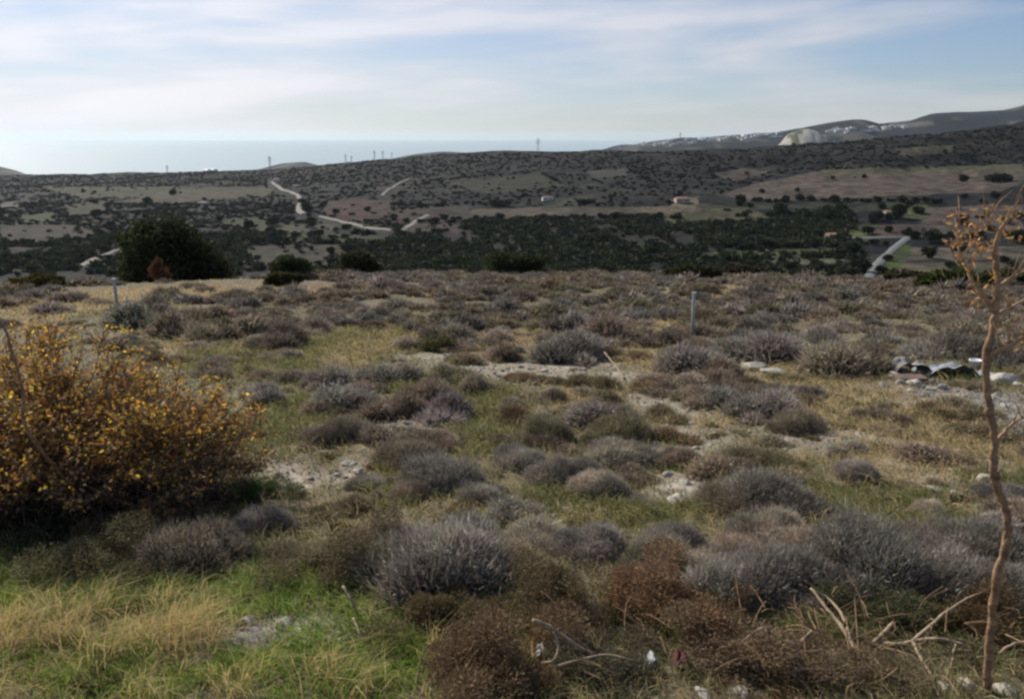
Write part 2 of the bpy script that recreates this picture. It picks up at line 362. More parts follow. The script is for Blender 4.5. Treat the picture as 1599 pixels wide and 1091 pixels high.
def build_hills():
    t = np.linspace(-1.02, 1.02, 1150); Yr = np.concatenate([np.geomspace(63, 420, 60)[:-1], np.geomspace(420, 2700, 560), np.geomspace(2750, 9000, 30)])
    T, Y = np.meshgrid(t, Yr); X = T*Y
    o = obj('hills', mesh('hills', np.stack([X, Y, Zf(X, Y)], -1), grid_faces(*X.shape), M_HILL, hill_color(X, Y).reshape(-1, 3), True))
    tag(o, kind='structure')
build_hills()
RIDGE = [(-500,272),(0,276),(60,278),(330,272),(400,266),(440,256),(475,254),(510,262),(600,250),(650,241),(690,237),(800,240),(930,237),(960,228),(1010,222),(1060,216),(1120,213),(1180,208),(1210,206),(1250,200),(1290,192),(1330,186),(1350,187),(1372,193),(1420,188),(1450,178),(1480,176),(1520,175),(1560,172),(1600,163),(1800,150),(2200,160)]
RL = {}
def ridge_at(col, row, name='distant_hills'):
    T, Ys, Z = RL[name]; j = int(np.argmin(np.abs(T-tcol(col)))); z = Z[:, j]; dx, dy, dz = ray(col, row); g = z-Ys*dz/dy
    k = int(np.argmax(g >= 0)) if (g >= 0).any() else int(np.argmax(g)); return Vector((T[j]*Ys[k], Ys[k], z[k]))
def ridge_land(name, ridge, Y0, Y1, Y2, seed, base, rough_, foot=-175):
    cols = np.linspace(-450, 2050, 520); rr = np.interp(cols, [a for a, b in ridge], [b for a, b in ridge])
    rr = rr + (fbm(cols/38., cols*0, seed, 4)-.5)*rough_
    T = tcol(cols); Ys = np.concatenate([np.linspace(Y0, Y1, 70), np.linspace(Y1, Y2, 20)[1:]])
    TG, YG = np.meshgrid(T, Ys); top = -drop_row(rr, Y1)[None, :]; X = TG*YG
    a = np.where(YG < Y1, sst(Y0, Y1, YG), 1-sst(Y1, Y2, YG)); fz = np.where(YG < Y1, foot, -330.); Z = fz + (top-fz)*a
    Z += (fbm(X/300., YG/400., seed+5, 4)-.5)*60*a*(1-a)*3
    RL[name] = (T, Ys, Z)
    n = fbm(X/200., YG/260., seed+9, 4); c = np.array(base)*(.6+.8*n[..., None])
    k = sst(.58, .66, fbm(X/120., YG/300., seed+11, 3))[..., None]*.6; c = c*(1-k)+np.array((.12, .11, .09))*k
    tag(obj(name, mesh(name, np.stack([X, YG, Z], -1), grid_faces(*X.shape), M_FAR, c.reshape(-1, 3), True)), kind='structure')
M_FAR = mat_ground('distant_ground', .01, .02, .85, 1.15, .1, 3.0)
ridge_land('distant_hills', RIDGE, 2900, 4600, 7500, 201, (.017, .021, .028), 3.0)
ridge_land('coastal_headland', [(-500,245),(-150,250),(-20,258),(0,262),(20,268),(40,276),(60,282),(200,290),(2200,300)], 3200, 4200, 5200, 231, (.03, .03, .03), 2.0)
def build_sea():
    m = bpy.data.materials.new('sea_water'); m.use_nodes = True; nt = m.node_tree; b = nt.nodes['Principled BSDF']
    b.inputs['Base Color'].default_value = (.30, .38, .42, 1); b.inputs['Specular IOR Level'].default_value = .15; b.inputs['Roughness'].default_value = .6; b.inputs['IOR'].default_value = 1.33
    w = nt.nodes.new('ShaderNodeTexNoise'); w.inputs['Scale'].default_value = .02; w.inputs['Detail'].default_value = 6
    tc = nt.nodes.new('ShaderNodeTexCoord'); nt.links.new(tc.outputs['Object'], w.inputs['Vector'])
    bp = nt.nodes.new('ShaderNodeBump'); bp.inputs['Strength'].default_value = .5; bp.inputs['Distance'].default_value = 8
    nt.links.new(w.outputs[0], bp.inputs['Height']); nt.links.new(bp.outputs[0], b.inputs['Normal'])
    s = 60000; o = obj('sea', mesh('sea', [(-s, -s, -245), (s, -s, -245), (s, s, -245), (-s, s, -245)], [(0, 1, 2, 3)], m)); tag(o, kind='structure')
build_sea()

# roads: draped ribbons
ROADS = []
def road(name, px, width, mat, label, lift=.5, samples=14):
    ROADS.append(px); pts = [at(x, y, 300) for x, y in px]; P = smooth_path(pts, samples); V = []; F = []
    for i, p in enumerate(P):
        d = P[min(i+1, len(P)-1)]-P[max(i-1, 0)]; d.z = 0; d.normalize(); s = Vector((-d.y, d.x, 0))
        w = width*(1+.25*(random.random()-.5))
        for k in (-1, -.5, 0, .5, 1):
            q = p+s*w*k/2; V.append((q.x, q.y, max(gz(q.x, q.y), gz(q.x+1, q.y+1), gz(q.x-1, q.y-1))+lift+(.15 if abs(k) < 1 else -.6)))
        if i: F += [((i-1)*5+k, (i-1)*5+k+1, i*5+k+1, i*5+k) for k in range(4)]
    o = obj(name, mesh(name, V, F, mat, None, True)); tag(o, label, 'road', 'tracks in the valley', 'structure')
road('dirt_track', [(425,284),(440,296),(458,302),(470,314),(466,326),(474,334)], 6.5, M_ROAD, 'pale winding dirt track climbing to the white house')
road('dirt_track', [(500,338),(530,345),(560,352),(585,357),(612,360)], 5.5, M_ROAD, 'pale track below the red field')
road('dirt_track', [(628,360),(640,352),(652,344),(668,336)], 5.5, M_ROAD, 'short pale track climbing right of the red field')
road('dirt_track', [(596,306),(606,296),(620,288),(638,280)], 4, M_ROAD, 'faint pale track high on the middle hillside')
road('dirt_track', [(126,416),(150,404),(175,394),(200,388)], 4, M_ROAD, 'pale track left of the big dark tree')
road('road', [(1352,436),(1364,420),(1380,402),(1398,386),(1418,370)], 5.5, M_ASPH, 'straight grey road rising from the valley on the right')
road('road', [(1418,371),(1390,371),(1360,372),(1330,371)], 4, M_ASPH, 'level grey road stretch joining the straight road')

# ------------------------------------------------------------------ foliage generators
def tri_cloud(P, D, Ln, W, base_col, var=.25, r=rng):
    """thin triangles at P pointing along D"""
    n = len(P); D = D/np.linalg.norm(D, axis=1, keepdims=True)
    q = r.normal(size=(n, 3)); S = np.cross(D, q); S /= np.linalg.norm(S, axis=1, keepdims=True)+1e-9
    V = np.stack([P-S*W[:, None]/2, P+S*W[:, None]/2, P+D*Ln[:, None]], 1).reshape(-1, 3)
    F = np.arange(3*n).reshape(n, 3)
    col = np.asarray(base_col); col = np.broadcast_to(col, (n, 3))*(1+var*r.normal(size=(n, 1)))*(1+.04*r.normal(size=(n, 3)))
    return V, F, np.repeat(np.clip(col, .005, 1), 3, 0)
def diamonds(P, D, Ln, W, base_col, var=.25, r=rng):
    n = len(P); D = D/np.linalg.norm(D, axis=1, keepdims=True)
    q = r.normal(size=(n, 3)); S = np.cross(D, q); S /= np.linalg.norm(S, axis=1, keepdims=True)+1e-9
    m = P+D*Ln[:, None]*.45
    V = np.stack([P, m-S*W[:, None]/2, P+D*Ln[:, None], m+S*W[:, None]/2], 1).reshape(-1, 3)
    i = np.arange(n)*4; F = np.concatenate([np.stack([i, i+1, i+2], 1), np.stack([i, i+2, i+3], 1)])
    col = np.broadcast_to(np.asarray(base_col), (n, 3))*(1+var*r.normal(size=(n, 1)))*(1+.04*r.normal(size=(n, 3)))
    return V, F, np.repeat(np.clip(col, .005, 1), 4, 0)
def join(parts):
    V = []; F = []; Cc = []; n = 0
    for v, f, c in parts: V.append(v); F.append(f+n); Cc.append(c); n += len(v)
    return np.concatenate(V), np.concatenate(F), np.concatenate(Cc)
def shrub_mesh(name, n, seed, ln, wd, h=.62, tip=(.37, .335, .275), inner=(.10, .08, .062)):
    """ragged cushion of radiating twigs made of several unequal mounds, radius about 1"""
    r = np.random.default_rng(seed); nm = r.integers(4, 8)
    mc = r.normal(size=(nm, 3)); mc[:, 2] = 0; mc /= np.linalg.norm(mc, axis=1, keepdims=True); mc *= r.uniform(.15, .62, (nm, 1)); mr = r.uniform(.30, .62, nm); mc[0] *= .5; mr[0] = .52
    mh = r.uniform(.55, 1.25, nm); tone = r.uniform(.62, 1.3, nm); hue = 1+r.normal(size=(nm, 3))*.02
    k = r.choice(nm, n, p=mr**2/(mr**2).sum())
    d = r.normal(size=(n, 3)); d[:, 2] = np.abs(d[:, 2])*.9; d /= np.linalg.norm(d, axis=1, keepdims=True)
    lump = 1+.30*(fbm(d[:, 0]*3+k*7, d[:, 1]*3+d[:, 2]*2, seed, 2)-.5)
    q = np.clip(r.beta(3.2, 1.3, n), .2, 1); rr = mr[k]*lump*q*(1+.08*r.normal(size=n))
    P = mc[k]+d*rr[:, None]*np.stack([np.ones(n), np.ones(n), mh[k]], 1); P[:, 2] *= h*1.25
    D = d*np.array((1, 1, .8)) + P*.35 + np.array((0, 0, .4)) + r.normal(size=(n, 3))*.55
    Ln = ln*r.uniform(.5, 1.3, n); stray = r.random(n) < .04; Ln[stray] *= 2.6; W = wd*r.uniform(.6, 1.4, n)*(1.6-.6*q); W[stray] *= .7
    P -= D/np.linalg.norm(D, axis=1, keepdims=True)*Ln[:, None]*.5
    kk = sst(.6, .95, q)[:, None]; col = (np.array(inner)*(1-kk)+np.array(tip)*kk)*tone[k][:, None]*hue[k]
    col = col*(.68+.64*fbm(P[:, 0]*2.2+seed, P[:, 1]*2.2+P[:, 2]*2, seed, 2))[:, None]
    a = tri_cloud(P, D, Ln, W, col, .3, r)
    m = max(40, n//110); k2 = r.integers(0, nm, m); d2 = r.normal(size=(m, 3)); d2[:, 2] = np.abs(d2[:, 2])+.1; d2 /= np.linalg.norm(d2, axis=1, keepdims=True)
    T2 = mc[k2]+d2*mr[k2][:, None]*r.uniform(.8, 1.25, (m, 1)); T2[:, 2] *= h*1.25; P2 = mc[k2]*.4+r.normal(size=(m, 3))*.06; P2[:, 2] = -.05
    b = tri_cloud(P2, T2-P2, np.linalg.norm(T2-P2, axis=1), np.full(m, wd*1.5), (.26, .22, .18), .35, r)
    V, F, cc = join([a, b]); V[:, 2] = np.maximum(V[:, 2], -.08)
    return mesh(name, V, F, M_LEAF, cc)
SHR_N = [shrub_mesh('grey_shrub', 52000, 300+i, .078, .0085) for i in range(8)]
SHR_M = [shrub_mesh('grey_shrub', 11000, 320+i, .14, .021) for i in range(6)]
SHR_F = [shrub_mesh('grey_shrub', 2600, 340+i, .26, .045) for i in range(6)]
# leafier version, for the green and the rust coloured bushes
def leafy_mesh(name, n, seed, ll, lw_, h=.75):
    r = np.random.default_rng(seed); nb = 16
    bc = r.normal(size=(nb, 3))*.45; bc[:, 2] = np.abs(bc[:, 2])*.8*h+.12; br = r.uniform(.22, .42, nb)
    k = r.integers(0, nb, n); d = r.normal(size=(n, 3)); d /= np.linalg.norm(d, axis=1, keepdims=True)
    rad = br[k]*r.beta(3.5, 1.4, n); P = bc[k]+d*rad[:, None]; P[:, 2] = np.abs(P[:, 2])
    D = d+np.array((0, 0, .6))+r.normal(size=(n, 3))*.6
    a = diamonds(P, D, ll*r.uniform(.5, 1.3, n), lw_*r.uniform(.6, 1.3, n), (.3, .3, .3), .3, r)
    m = n//14; kk = r.integers(0, nb, m); tgt = bc[kk]*1.1+r.normal(size=(m, 3))*.18; tgt[:, 2] = np.abs(tgt[:, 2])
    P2 = r.normal(size=(m, 3))*.1; P2[:, 2] = -.05; D2 = tgt-P2
    b = tri_cloud(P2, D2, np.linalg.norm(D2, axis=1), np.full(m, lw_*.6), (.22, .17, .13), .3, r)
    V, F, cc = join([a, b]); return mesh(name, V, F, M_LEAF, cc)
LEAFY = [leafy_mesh('leafy_shrub', 22000, 360+i, .07, .018) for i in range(4)]
LEAFY_F = [leafy_mesh('leafy_shrub', 3200, 370+i, .16, .06) for i in range(4)]
placed = []   # x, y, r of every shrub
def put_shrub(px, py, wpx, label, cat='shrub', group='grey cushion shrubs on the plateau', color=(1, 1, 1), kind='s', hs=1.0, name=None, sx=1.0):
    """px, py: base point of the bush in the photo; wpx: its width"""
    p = at(px, min(py, 1180)) if py < 1100 else at(px, py); Dd = math.hypot(p.y, p.z); r = wpx/FPX*Dd/2*(1.28 if py < 830 else 1.42) if kind == 's' else wpx/FPX*Dd/2
    hs *= (1.22 if py < 830 else 1.22) if kind == 's' else (.74 if py < 1000 else .95)
    lod = SHR_N if Dd < 9 else SHR_M if Dd < 17 else SHR_F
    if kind == 'l': lod = LEAFY if Dd < 14 else LEAFY_F
    p.y += r*.55; p.z = gz(p.x, p.y)
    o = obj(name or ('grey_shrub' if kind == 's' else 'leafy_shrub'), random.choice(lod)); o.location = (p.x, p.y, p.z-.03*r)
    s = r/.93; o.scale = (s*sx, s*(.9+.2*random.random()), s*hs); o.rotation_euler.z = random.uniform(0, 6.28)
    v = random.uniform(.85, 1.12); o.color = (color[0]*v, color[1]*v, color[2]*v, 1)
    placed.append((p.x, p.y, r)); return tag(o, label, cat, group)
GREY = (.92, .92, .94); WARM = (.95, .86, .78); OLV = (.52, .46, .24); RUST = (.86, .54, .30); PALEG = (1.25, 1.22, 1.15); BRN = (.85, .62, .42)
NAMED = [ # px, base py, width, label, color, kind, hs
 (700,935,250,'largest grey twiggy shrub, in the centre foreground beyond the brown bush',GREY,'s',1.15),
 (545,915,190,'green brown shrub joined to the left of the largest grey shrub',(.55,.45,.27),'l',1.0),
 (620,925,120,'dark grey skirt shrub between the green brown shrub and the largest grey one',WARM,'s',.9),
 (150,915,200,'olive green cushion shrub under the yellow leaved bush',OLV,'l',.7),
 (300,895,150,'brown grey cushion shrub right of the olive green one',WARM,'s',.95),
 (400,850,110,'loose grey twiggy shrub above the green verge',GREY,'s',.9),
 (760,1110,230,'rust brown bush at the bottom centre of the foreground',(.66,.46,.27),'l',.9),
 (690,1010,170,'brown green bush bordering the bright green grass',(.52,.42,.22),'l',.9),
 (870,990,170,'olive brown pointed bush behind the broken bare stem',(.60,.47,.27),'l',1.1),
 (1045,985,210,'orange brown leafy bush in front of the grey thicket',RUST,'l',.85),
 (1120,1000,140,'olive orange bush beside the orange brown one',(.55,.40,.22),'l',.75),
 (1150,960,170,'tall grey shrub in the right foreground above the dead branches',GREY,'s',1.1),
 (1270,965,170,'dark grey shrub behind the fallen fork branch',GREY,'s',1.1),
 (1390,950,190,'grey shrub in the middle of the right foreground thicket',GREY,'s',1.15),
 (1500,940,170,'grey shrub behind the thin bare tree trunk',GREY,'s',1.1),
 (1600,950,150,'grey shrub cut off by the right picture edge behind the bare tree',GREY,'s',1.1),
 (1200,880,140,'grey shrub with pale top behind the right foreground thicket',PALEG,'s',1.1),
 (1090,890,130,'small grey shrub between orange bush and mossy patch',GREY,'s',.9),
 (1010,895,130,'grey green shrub behind the orange brown bush',(.85,.87,.72),'s',.95),
 (910,895,130,'grey shrub with dead white twigs right of the largest shrub',GREY,'s',.9),
 (850,870,120,'pale grey shrub touching the right of the largest shrub',PALEG,'s',.7),
 (1220,815,170,'rounded grey shrub below the pale stony slope',GREY,'s',.95),
 (1150,800,110,'small grey shrub left of the rounded grey one',WARM,'s',.8),
 (1350,760,80,'small dark grey shrub on the stony slope',GREY,'s',1.1),
 (1470,815,75,'pale grey small shrub near the bare tree trunk',PALEG,'s',1.2),
 (1575,800,110,'dark grey shrub cut by the right picture edge',GREY,'s',.8),
 (945,790,110,'pale grey round shrub among grass, left of white rocks',PALEG,'s',1.0),
 (1010,790,60,'very small grey shrub touching the pale round one',GREY,'s',.8),
 (985,725,180,'wide grey shrub with pale crest at the centre of the field',(.95,.95,.88),'s',.75),
 (890,765,110,'grey shrub under the wide crested one',GREY,'s',1.1),
 (810,740,110,'dark grey round shrub left of the wide crested one',GREY,'s',1.1),
 (855,690,80,'olive grey round shrub just above the centre of the field',(.85,.85,.68),'s',1.3),
 (955,665,120,'dark grey low shrub under the gravel patch',GREY,'s',.85),
 (700,775,140,'dark grey sprawling shrub left of the centre grass',GREY,'s',.85),
 (625,735,120,'brown grey shrub right of the pale stones',WARM,'s',.9),
 (690,715,100,'low dark shrub behind the sprawling grey one',WARM,'s',.75),
 (508,693,105,'single dark grey shrub standing alone on the grass left of centre',(.8,.76,.72),'s',.95),
 (390,635,90,'grey shrub right of the yellow leaved bush',GREY,'s',1.05),
 (485,612,80,'dark grey shrub above the lone dark one',GREY,'s',1.05),
 (550,645,110,'grey shrub at the left of the middle cluster',GREY,'s',.95),
 (610,655,90,'dark grey shrub in the middle cluster',WARM,'s',.95),
 (685,660,110,'purple grey shrub in the middle cluster',(.95,.9,1.0),'s',.9),
 (700,605,95,'olive topped dark shrub left of the gravel patch',(.85,.85,.66),'s',.95),
 (620,600,95,'grey shrub above the middle cluster',GREY,'s',.85),
 (575,615,70,'small brown shrub at the top left of the middle cluster',WARM,'s',.8),
 (682,548,55,'small green olive bush standing behind the gravel patch',(.50,.48,.22),'l',1.4),
 (790,565,80,'dark low shrub on the far rim of the gravel patch',WARM,'s',.9),
 (890,572,120,'wide grey shrub on the far rim of the gravel patch',GREY,'s',.9),
 (1085,588,150,'wide dark grey shrub right of the leaning bare stick',GREY,'s',.9),
 (1090,640,110,'brown grey shrub beside the stony path',WARM,'s',.8),
 (1180,665,120,'dark grey shrub right of the stony path',GREY,'s',.9),
 (1245,680,90,'small grey shrub at the end of the right hand row',WARM,'s',.9),
 (1405,665,55,'small brown shrub by the rubble heap',WARM,'s',.9),
 (1350,585,150,'tall dark shrub with pale crest in front of the rubble',(.74,.72,.64),'s',.85),
 (1290,570,110,'pale topped grey shrub right of the white stones',PALEG,'s',1.1),
 (1210,570,140,'big grey shrub behind the white stones',GREY,'s',1.0),
 (1490,560,110,'grey shrub behind the blue grey sheet',GREY,'s',1.0),
 (1580,575,100,'grey shrub at the right picture edge behind rubble',GREY,'s',1.0),
 (1200,730,110,'olive grey shrub between stony slope and grass',(.85,.83,.62),'s',.75),
 (960,535,130,'wide brown grey shrub upslope of the gravel patch',WARM,'s',.9),
 (885,518,75,'dark shrub left of the wide brown grey one',GREY,'s',1.0),
 (720,520,80,'grey shrub right of the green olive bush',GREY,'s',1.0),
 (430,545,90,'dark shrub near the left stake in the band of grey cushions',(.8,.76,.72),'s',1.0),
 (452,562,42,'small pale grey shrub in front of the dark one',PALEG,'s',1.2),
 (385,525,90,'dark grey shrub left of the pale small shrub',WARM,'s',1.0),
 (330,535,90,'dark shrub in the left band behind the dry grass',WARM,'s',.95),
 (275,530,90,'purple brown shrub in the left band',WARM,'s',1.1),
 (215,515,110,'grey green shrub next to the left stake',(.85,.88,.82),'s',.9),
 (935,610,70,'small olive shrub on the near rim of the gravel patch',(.85,.8,.6),'s',.8),
 (800,640,60,'small grey tuft shrub in the centre grass',GREY,'s',.7),
 (375,790,110,'small green bush at the lower right edge of the yellow bush',(.26,.36,.13),'l',.9),
 (30,845,190,'dark green bush in the shade under the yellow leaved bush',(.15,.19,.10),'l',.6),
 (260,795,190,'dark green low bush beneath the yellow leaved bush',(.14,.18,.09),'l',.55),
 (1420,1000,190,'low green brown bush under the forked dead branch',(.34,.36,.18),'l',.5),
 (1560,1010,160,'dry brown thicket at the foot of the thin bare tree',(.50,.35,.18),'l',.8),
 (1190,1082,230,'tangled brown bush at the bottom right of the foreground',(.66,.48,.29),'l',.55),
 (1330,1075,160,'brown dead bush with roots in the right foreground',(.60,.46,.28),'l',.5),
 (960,1085,160,'dark brown bush right of the rust brown one',(.52,.46,.30),'l',.6),
]
for px, py, w, lab, colr, kd, hs in NAMED:
    nm = 'leafy_shrub' if kd == 'l' else 'grey_shrub'
    put_shrub(px, py, w, lab, color=colr, kind=kd, hs=hs, name=nm, group='leafy shrubs in the field' if kd == 'l' else 'grey cushion shrubs on the plateau')

for px, py, w in [(1060,930,130),(1110,925,120),(1330,925,150),(1450,925,140),(1560,925,150),(1250,900,130),(1350,890,120),(1430,885,120),(1530,885,130),(1140,905,120),(980,930,110),(1210,930,130),(1590,890,110)]:
    put_shrub(px, py, w, 'grey shrub merging into the foreground thicket right of the orange bush', color=random.choice([GREY, WARM, (.85, .82, .78), PALEG]), hs=random.uniform(.9, 1.2), name='grey_shrub', group='thicket shrubs of the right foreground')
for px, py, w in [(470,905,120),(600,870,110),(800,905,120),(650,790,90),(760,790,90),(580,770,80),(1040,660,70),(1160,640,90),(1130,600,80),(960,700,110),(1040,735,90),(520,650,70),(640,640,90),(740,620,70),(930,560,90)]:
    put_shrub(px, py, w, 'low grey brown shrub in a gap between larger cushions %s' % ('near the largest shrub' if py > 760 else 'of the mid field'), color=random.choice([GREY, WARM, (.85, .82, .62)]), hs=random.uniform(.8, 1.1), name='grey_shrub', group='gap filling shrubs')
# the dense bands of cushions: clearings are ellipses in the photo where none grow
CLEAR = [(400,448,150,12),(300,462,90,9),(1140,452,60,7),(640,470,40,6),(1330,470,40,6),(940,460,50,6),(810,580,150,18),(560,550,120,34),(330,560,150,24),(60,500,190,60),(230,455,160,14),(620,526,90,10),(780,530,110,10),(1020,510,22,12),(1300,620,160,45),(1500,625,180,40),
         (430,650,80,60),(1010,600,70,30),(90,470,150,26),(1420,590,60,16),(1520,590,90,14),(1190,583,60,10),(1060,560,20,20)]
def dens(px, py):
    if py > 600: return 0
    for a, b, c, d in CLEAR:
        if ((px-a)/c)**2+((py-b)/d)**2 < 1: return 0.03
    return 1
GR2 = 'grey cushion shrubs of the dense bands'
cand = []
for i in range(9000):
    y = math.sqrt(random.uniform(14.5**2, 49**2)); x = random.uniform(-.86, .86)*y
    t = x/y
    if y > float(yedge(np.array(t)))-.3: continue
    z = gz(x, y); px, py = project(x, y, z); r = random.choice((.38, .5, .6, .75))*random.uniform(.85, 1.2)
    if random.random() > dens(px, py): continue
    if any((x-a)**2+(y-b)**2 < (.72*(r+c))**2 for a, b, c in placed): continue
    placed.append((x, y, r)); cand.append((r/y, x, y, z, r, px, py))
k = 0
for i in range(4000):
    y = random.uniform(4.6, 16); x = random.uniform(-.5, .9)*y; z = gz(x, y); px, py = project(x, y, z); r = random.choice((.14, .2, .27, .34))*random.uniform(.85, 1.15)*(.75+y/30)
    if py > 900 or (px < 480 and py > 600) or k >= 140: continue
    near = min(math.hypot(x-a, y-b)-c for a, b, c in placed)
    wv = cover(np.array([x]), np.array([y]))
    if near < -.12*r or near > 1.1 or wv['s'][0] > .5 or wv['e'][0] > .5 or (wv['g'][0] > .6 and random.random() < .6): continue
    placed.append((x, y, r)); k += 1
    o = obj('grey_shrub', random.choice(SHR_M)); o.location = (x, y, z-.02); s = r/.86; o.scale = (s*random.uniform(.9, 1.3), s, s*random.uniform(.7, 1.1)); o.rotation_euler.z = random.uniform(0, 6.28)
    c = random.choice([GREY, WARM, WARM, (.85, .8, .62), (.8, .66, .48), (1.1, 1.05, .98)]); o.color = (*c, 1)
    tag(o, 'small shrub crowding between the larger shrubs %s' % ('left of the centre grass' if px < 760 else 'around the stony path' if px < 1130 else 'on the right slope'), 'shrub', 'small filler shrubs of the middle field')
cand.sort(reverse=True)
NI = 66
def zone_label(px, py):
    band = 'in nearer rows' if py > 500 else 'in middle rows' if py > 468 else 'along far edge'
    side = 'left of left stake' if px < 183 else 'between left stake and green bush' if px < 682 else 'between green bush and right stake' if px < 1080 else 'right of right stake'
    return 'grey cushion shrub %s, %s' % (band, side)
SC = [(GREY), (WARM), (1.05, .98, .98), (.85, .8, .76), (.95, .84, .70), (1.15, 1.08, 1.02), (.86, .84, .66)]
for q, x, y, z, r, px, py in cand[:NI]:
    o = obj('grey_shrub', random.choice(SHR_M if y < 20 else SHR_F)); o.location = (x, y, z-.02); s = r/.93
    o.scale = (s*random.uniform(.9, 1.25), s*random.uniform(.9, 1.2), s*random.uniform(.75, 1.1)); o.rotation_euler.z = random.uniform(0, 6.28)
    s *= 1.08; c = random.choice(SC); o.color = (*c, 1); tag(o, zone_label(px, py), 'shrub', GR2)
def mesh_arrays(me):
    V = np.zeros(len(me.vertices)*3, np.float32); me.vertices.foreach_get('co', V)
    cc = np.zeros(len(me.vertices)*4, np.float32); me.color_attributes['Col'].data.foreach_get('color', cc)
    F = np.zeros(len(me.loops), np.int32); me.loops.foreach_get('vertex_index', F)
    return V.reshape(-1, 3), F.reshape(-1, 3), cc.reshape(-1, 4)[:, :3]
def scatter(src, items):
    """items: x, y, z, sx, sz, colour -> one merged mesh"""
    parts = []
    arr = [mesh_arrays(m) for m in src]
    for x, y, z, s, sz, c in items:
        V, F, cc = arr[random.randrange(len(arr))]; a = random.uniform(0, 6.28); co, si = math.cos(a), math.sin(a)
        W = np.stack([(V[:, 0]*co-V[:, 1]*si)*s+x, (V[:, 0]*si+V[:, 1]*co)*s+y, V[:, 2]*sz+z], 1)
        parts.append((W, F, cc*np.array(c)))
    return join(parts)
SHR_X = [shrub_mesh('scrub_clump', 1300, 350+i, .30, .08) for i in range(4)]
if cand[NI:]:
    pa = [scatter(src, [(x, y, z-.02, r/.86*random.uniform(.9, 1.2), r/.86*random.uniform(.8, 1.15), random.choice(SC)) for q, x, y, z, r, px, py in cand[NI:] if a <= y < b_]) for src, a, b_ in ((SHR_F, 0, 30), (SHR_X, 30, 99)) if any(a <= c[2] < b_ for c in cand[NI:])]
    V, F, cc = join(pa); o = obj('scrub', mesh('scrub', V, F, M_LEAF, cc)); tag(o, 'far rows of grey scrub at the back of the plateau', 'scrub', kind='stuff')

def low_scrub():
    r = np.random.default_rng(77); n = 6600; Y = 3.2+r.random(n)**.8*20; X = r.uniform(-.98, 1.02, n)*(Y+.4); w = cover(X, Y); it = []
    keep = r.random(n) < (.42*(1-w['s'])*(1-w['e'])*(1-.5*w['g'])*sst(.42, .6, fbm(X/1.6, Y/2., 171, 3))+.03)
    for x, y in zip(X[keep], Y[keep]):
        s = random.uniform(.05, .17)*(1+y/35); c = random.choice([(.9, .86, .8), (.8, .66, .5), (.75, .72, .45), (.62, .62, .36), (1.05, .95, .8)]); it.append((x, y, gz(x, y)-.01, s, s*random.uniform(.5, 1.1), c))
    V, F, cc = scatter(SHR_L, it); tag(obj('low_scrub', mesh('low_scrub', V, F, M_LEAF, cc)), 'small brown and grey tufts of undergrowth between the shrubs', 'undergrowth', kind='stuff')
SHR_L = [shrub_mesh('scrub_clump', 420, 380+i, .40, .06) for i in range(5)]
low_scrub()
# ------------------------------------------------------------------ trees
def crown_mesh(name, blobs, n, ll, lw_, seed, col, var=.3, mat=None):
    r = np.random.default_rng(seed); B = np.array(blobs, float); vol = B[:, 3]**2; k = r.choice(len(B), n, p=vol/vol.sum())
    d = r.normal(size=(n, 3)); d /= np.linalg.norm(d, axis=1, keepdims=True)
    # clumps on each blob
    cl = r.normal(size=(len(B), 14, 3)); cl /= np.linalg.norm(cl, axis=2, keepdims=True)
    dc = cl[k, r.integers(0, 14, n)]; dd = d*.55+dc*.75
    rad = B[k, 3]*r.beta(5, 1.6, n)[:]; P = B[k, :3]+dd*rad[:, None]*np.array((1, 1, .85))
    D = dd+r.normal(size=(n, 3))*.7+np.array((0, 0, .2))
    c = np.array(col)*(1+.22*r.normal(size=(len(B), 1)))[k]
    V, F, cc = diamonds(P, D, ll*r.uniform(.5, 1.4, n), lw_*r.uniform(.6, 1.4, n), c, var, r)
    return mesh(name, V, F, mat or M_CROWN, cc)
def tree_trunk(name, h, r0, limbs, seed, mat=None, spread=.8):
    random.seed(seed); b = MB(); b.tube(smooth_path([(0, 0, -.4), (.04*h, .02*h, h*.35), (-.02*h, 0, h*.75), (0, 0, h)], 4), [r0*(1.15-.6*i/12) for i in range(13)], 8, .15)
    for i in range(limbs):
        a = i*2.4+random.random(); z0 = h*random.uniform(.3, .7); e = (math.cos(a)*h*spread*random.uniform(.5, .9), math.sin(a)*h*spread*random.uniform(.5, .9), h*random.uniform(.9, 1.3))
        b.tube(smooth_path([(0, 0, z0), (e[0]*.4, e[1]*.4, z0+(e[2]-z0)*.35), e], 4), [r0*.5*(1-.8*k/8) for k in range(9)], 6, .1)
    return b.data(name, mat or M_BARK_D, None, True)
# big dark tree on the edge, left
p = at(280, 440); p.y = 41.; p.x = (280-CX)/FPX*p.y/math.cos(PITCH)*.985; p.z = gz(p.x, p.y)
t = tag(empty('broad_tree', p - Vector((0, 0, .1))), 'broad dark evergreen tree rising at the left edge of the plateau', 'tree')
obj('trunk', tree_trunk('trunk', 1.6, .2, 7, 11, spread=1.1), t)
blobs = [(-1.5,0,2.3,.95),(-.9,.3,2.7,.8),(-.2,0,2.5,1.1),(.5,.2,2.1,1.05),(1.2,0,1.7,.9),(1.9,.1,1.35,.8),(2.5,0,1.0,.6),(-1.9,.1,1.6,.8),(-1.7,-.2,.9,.8),(-1.,-.4,1.2,1.),(0,-.4,1.1,1.1),(1.,-.3,.9,1.),(1.9,-.2,.7,.75),(-2.2,0,2.5,.4),(-2.1,0,.5,.6),(.1,.2,3.0,.5),(-1.4,.1,3.05,.45)]
obj('crown', crown_mesh('crown', blobs, 26000, .17, .09, 401, (.058, .066, .032)), t); t.scale = (1.08, 1, 1.22)
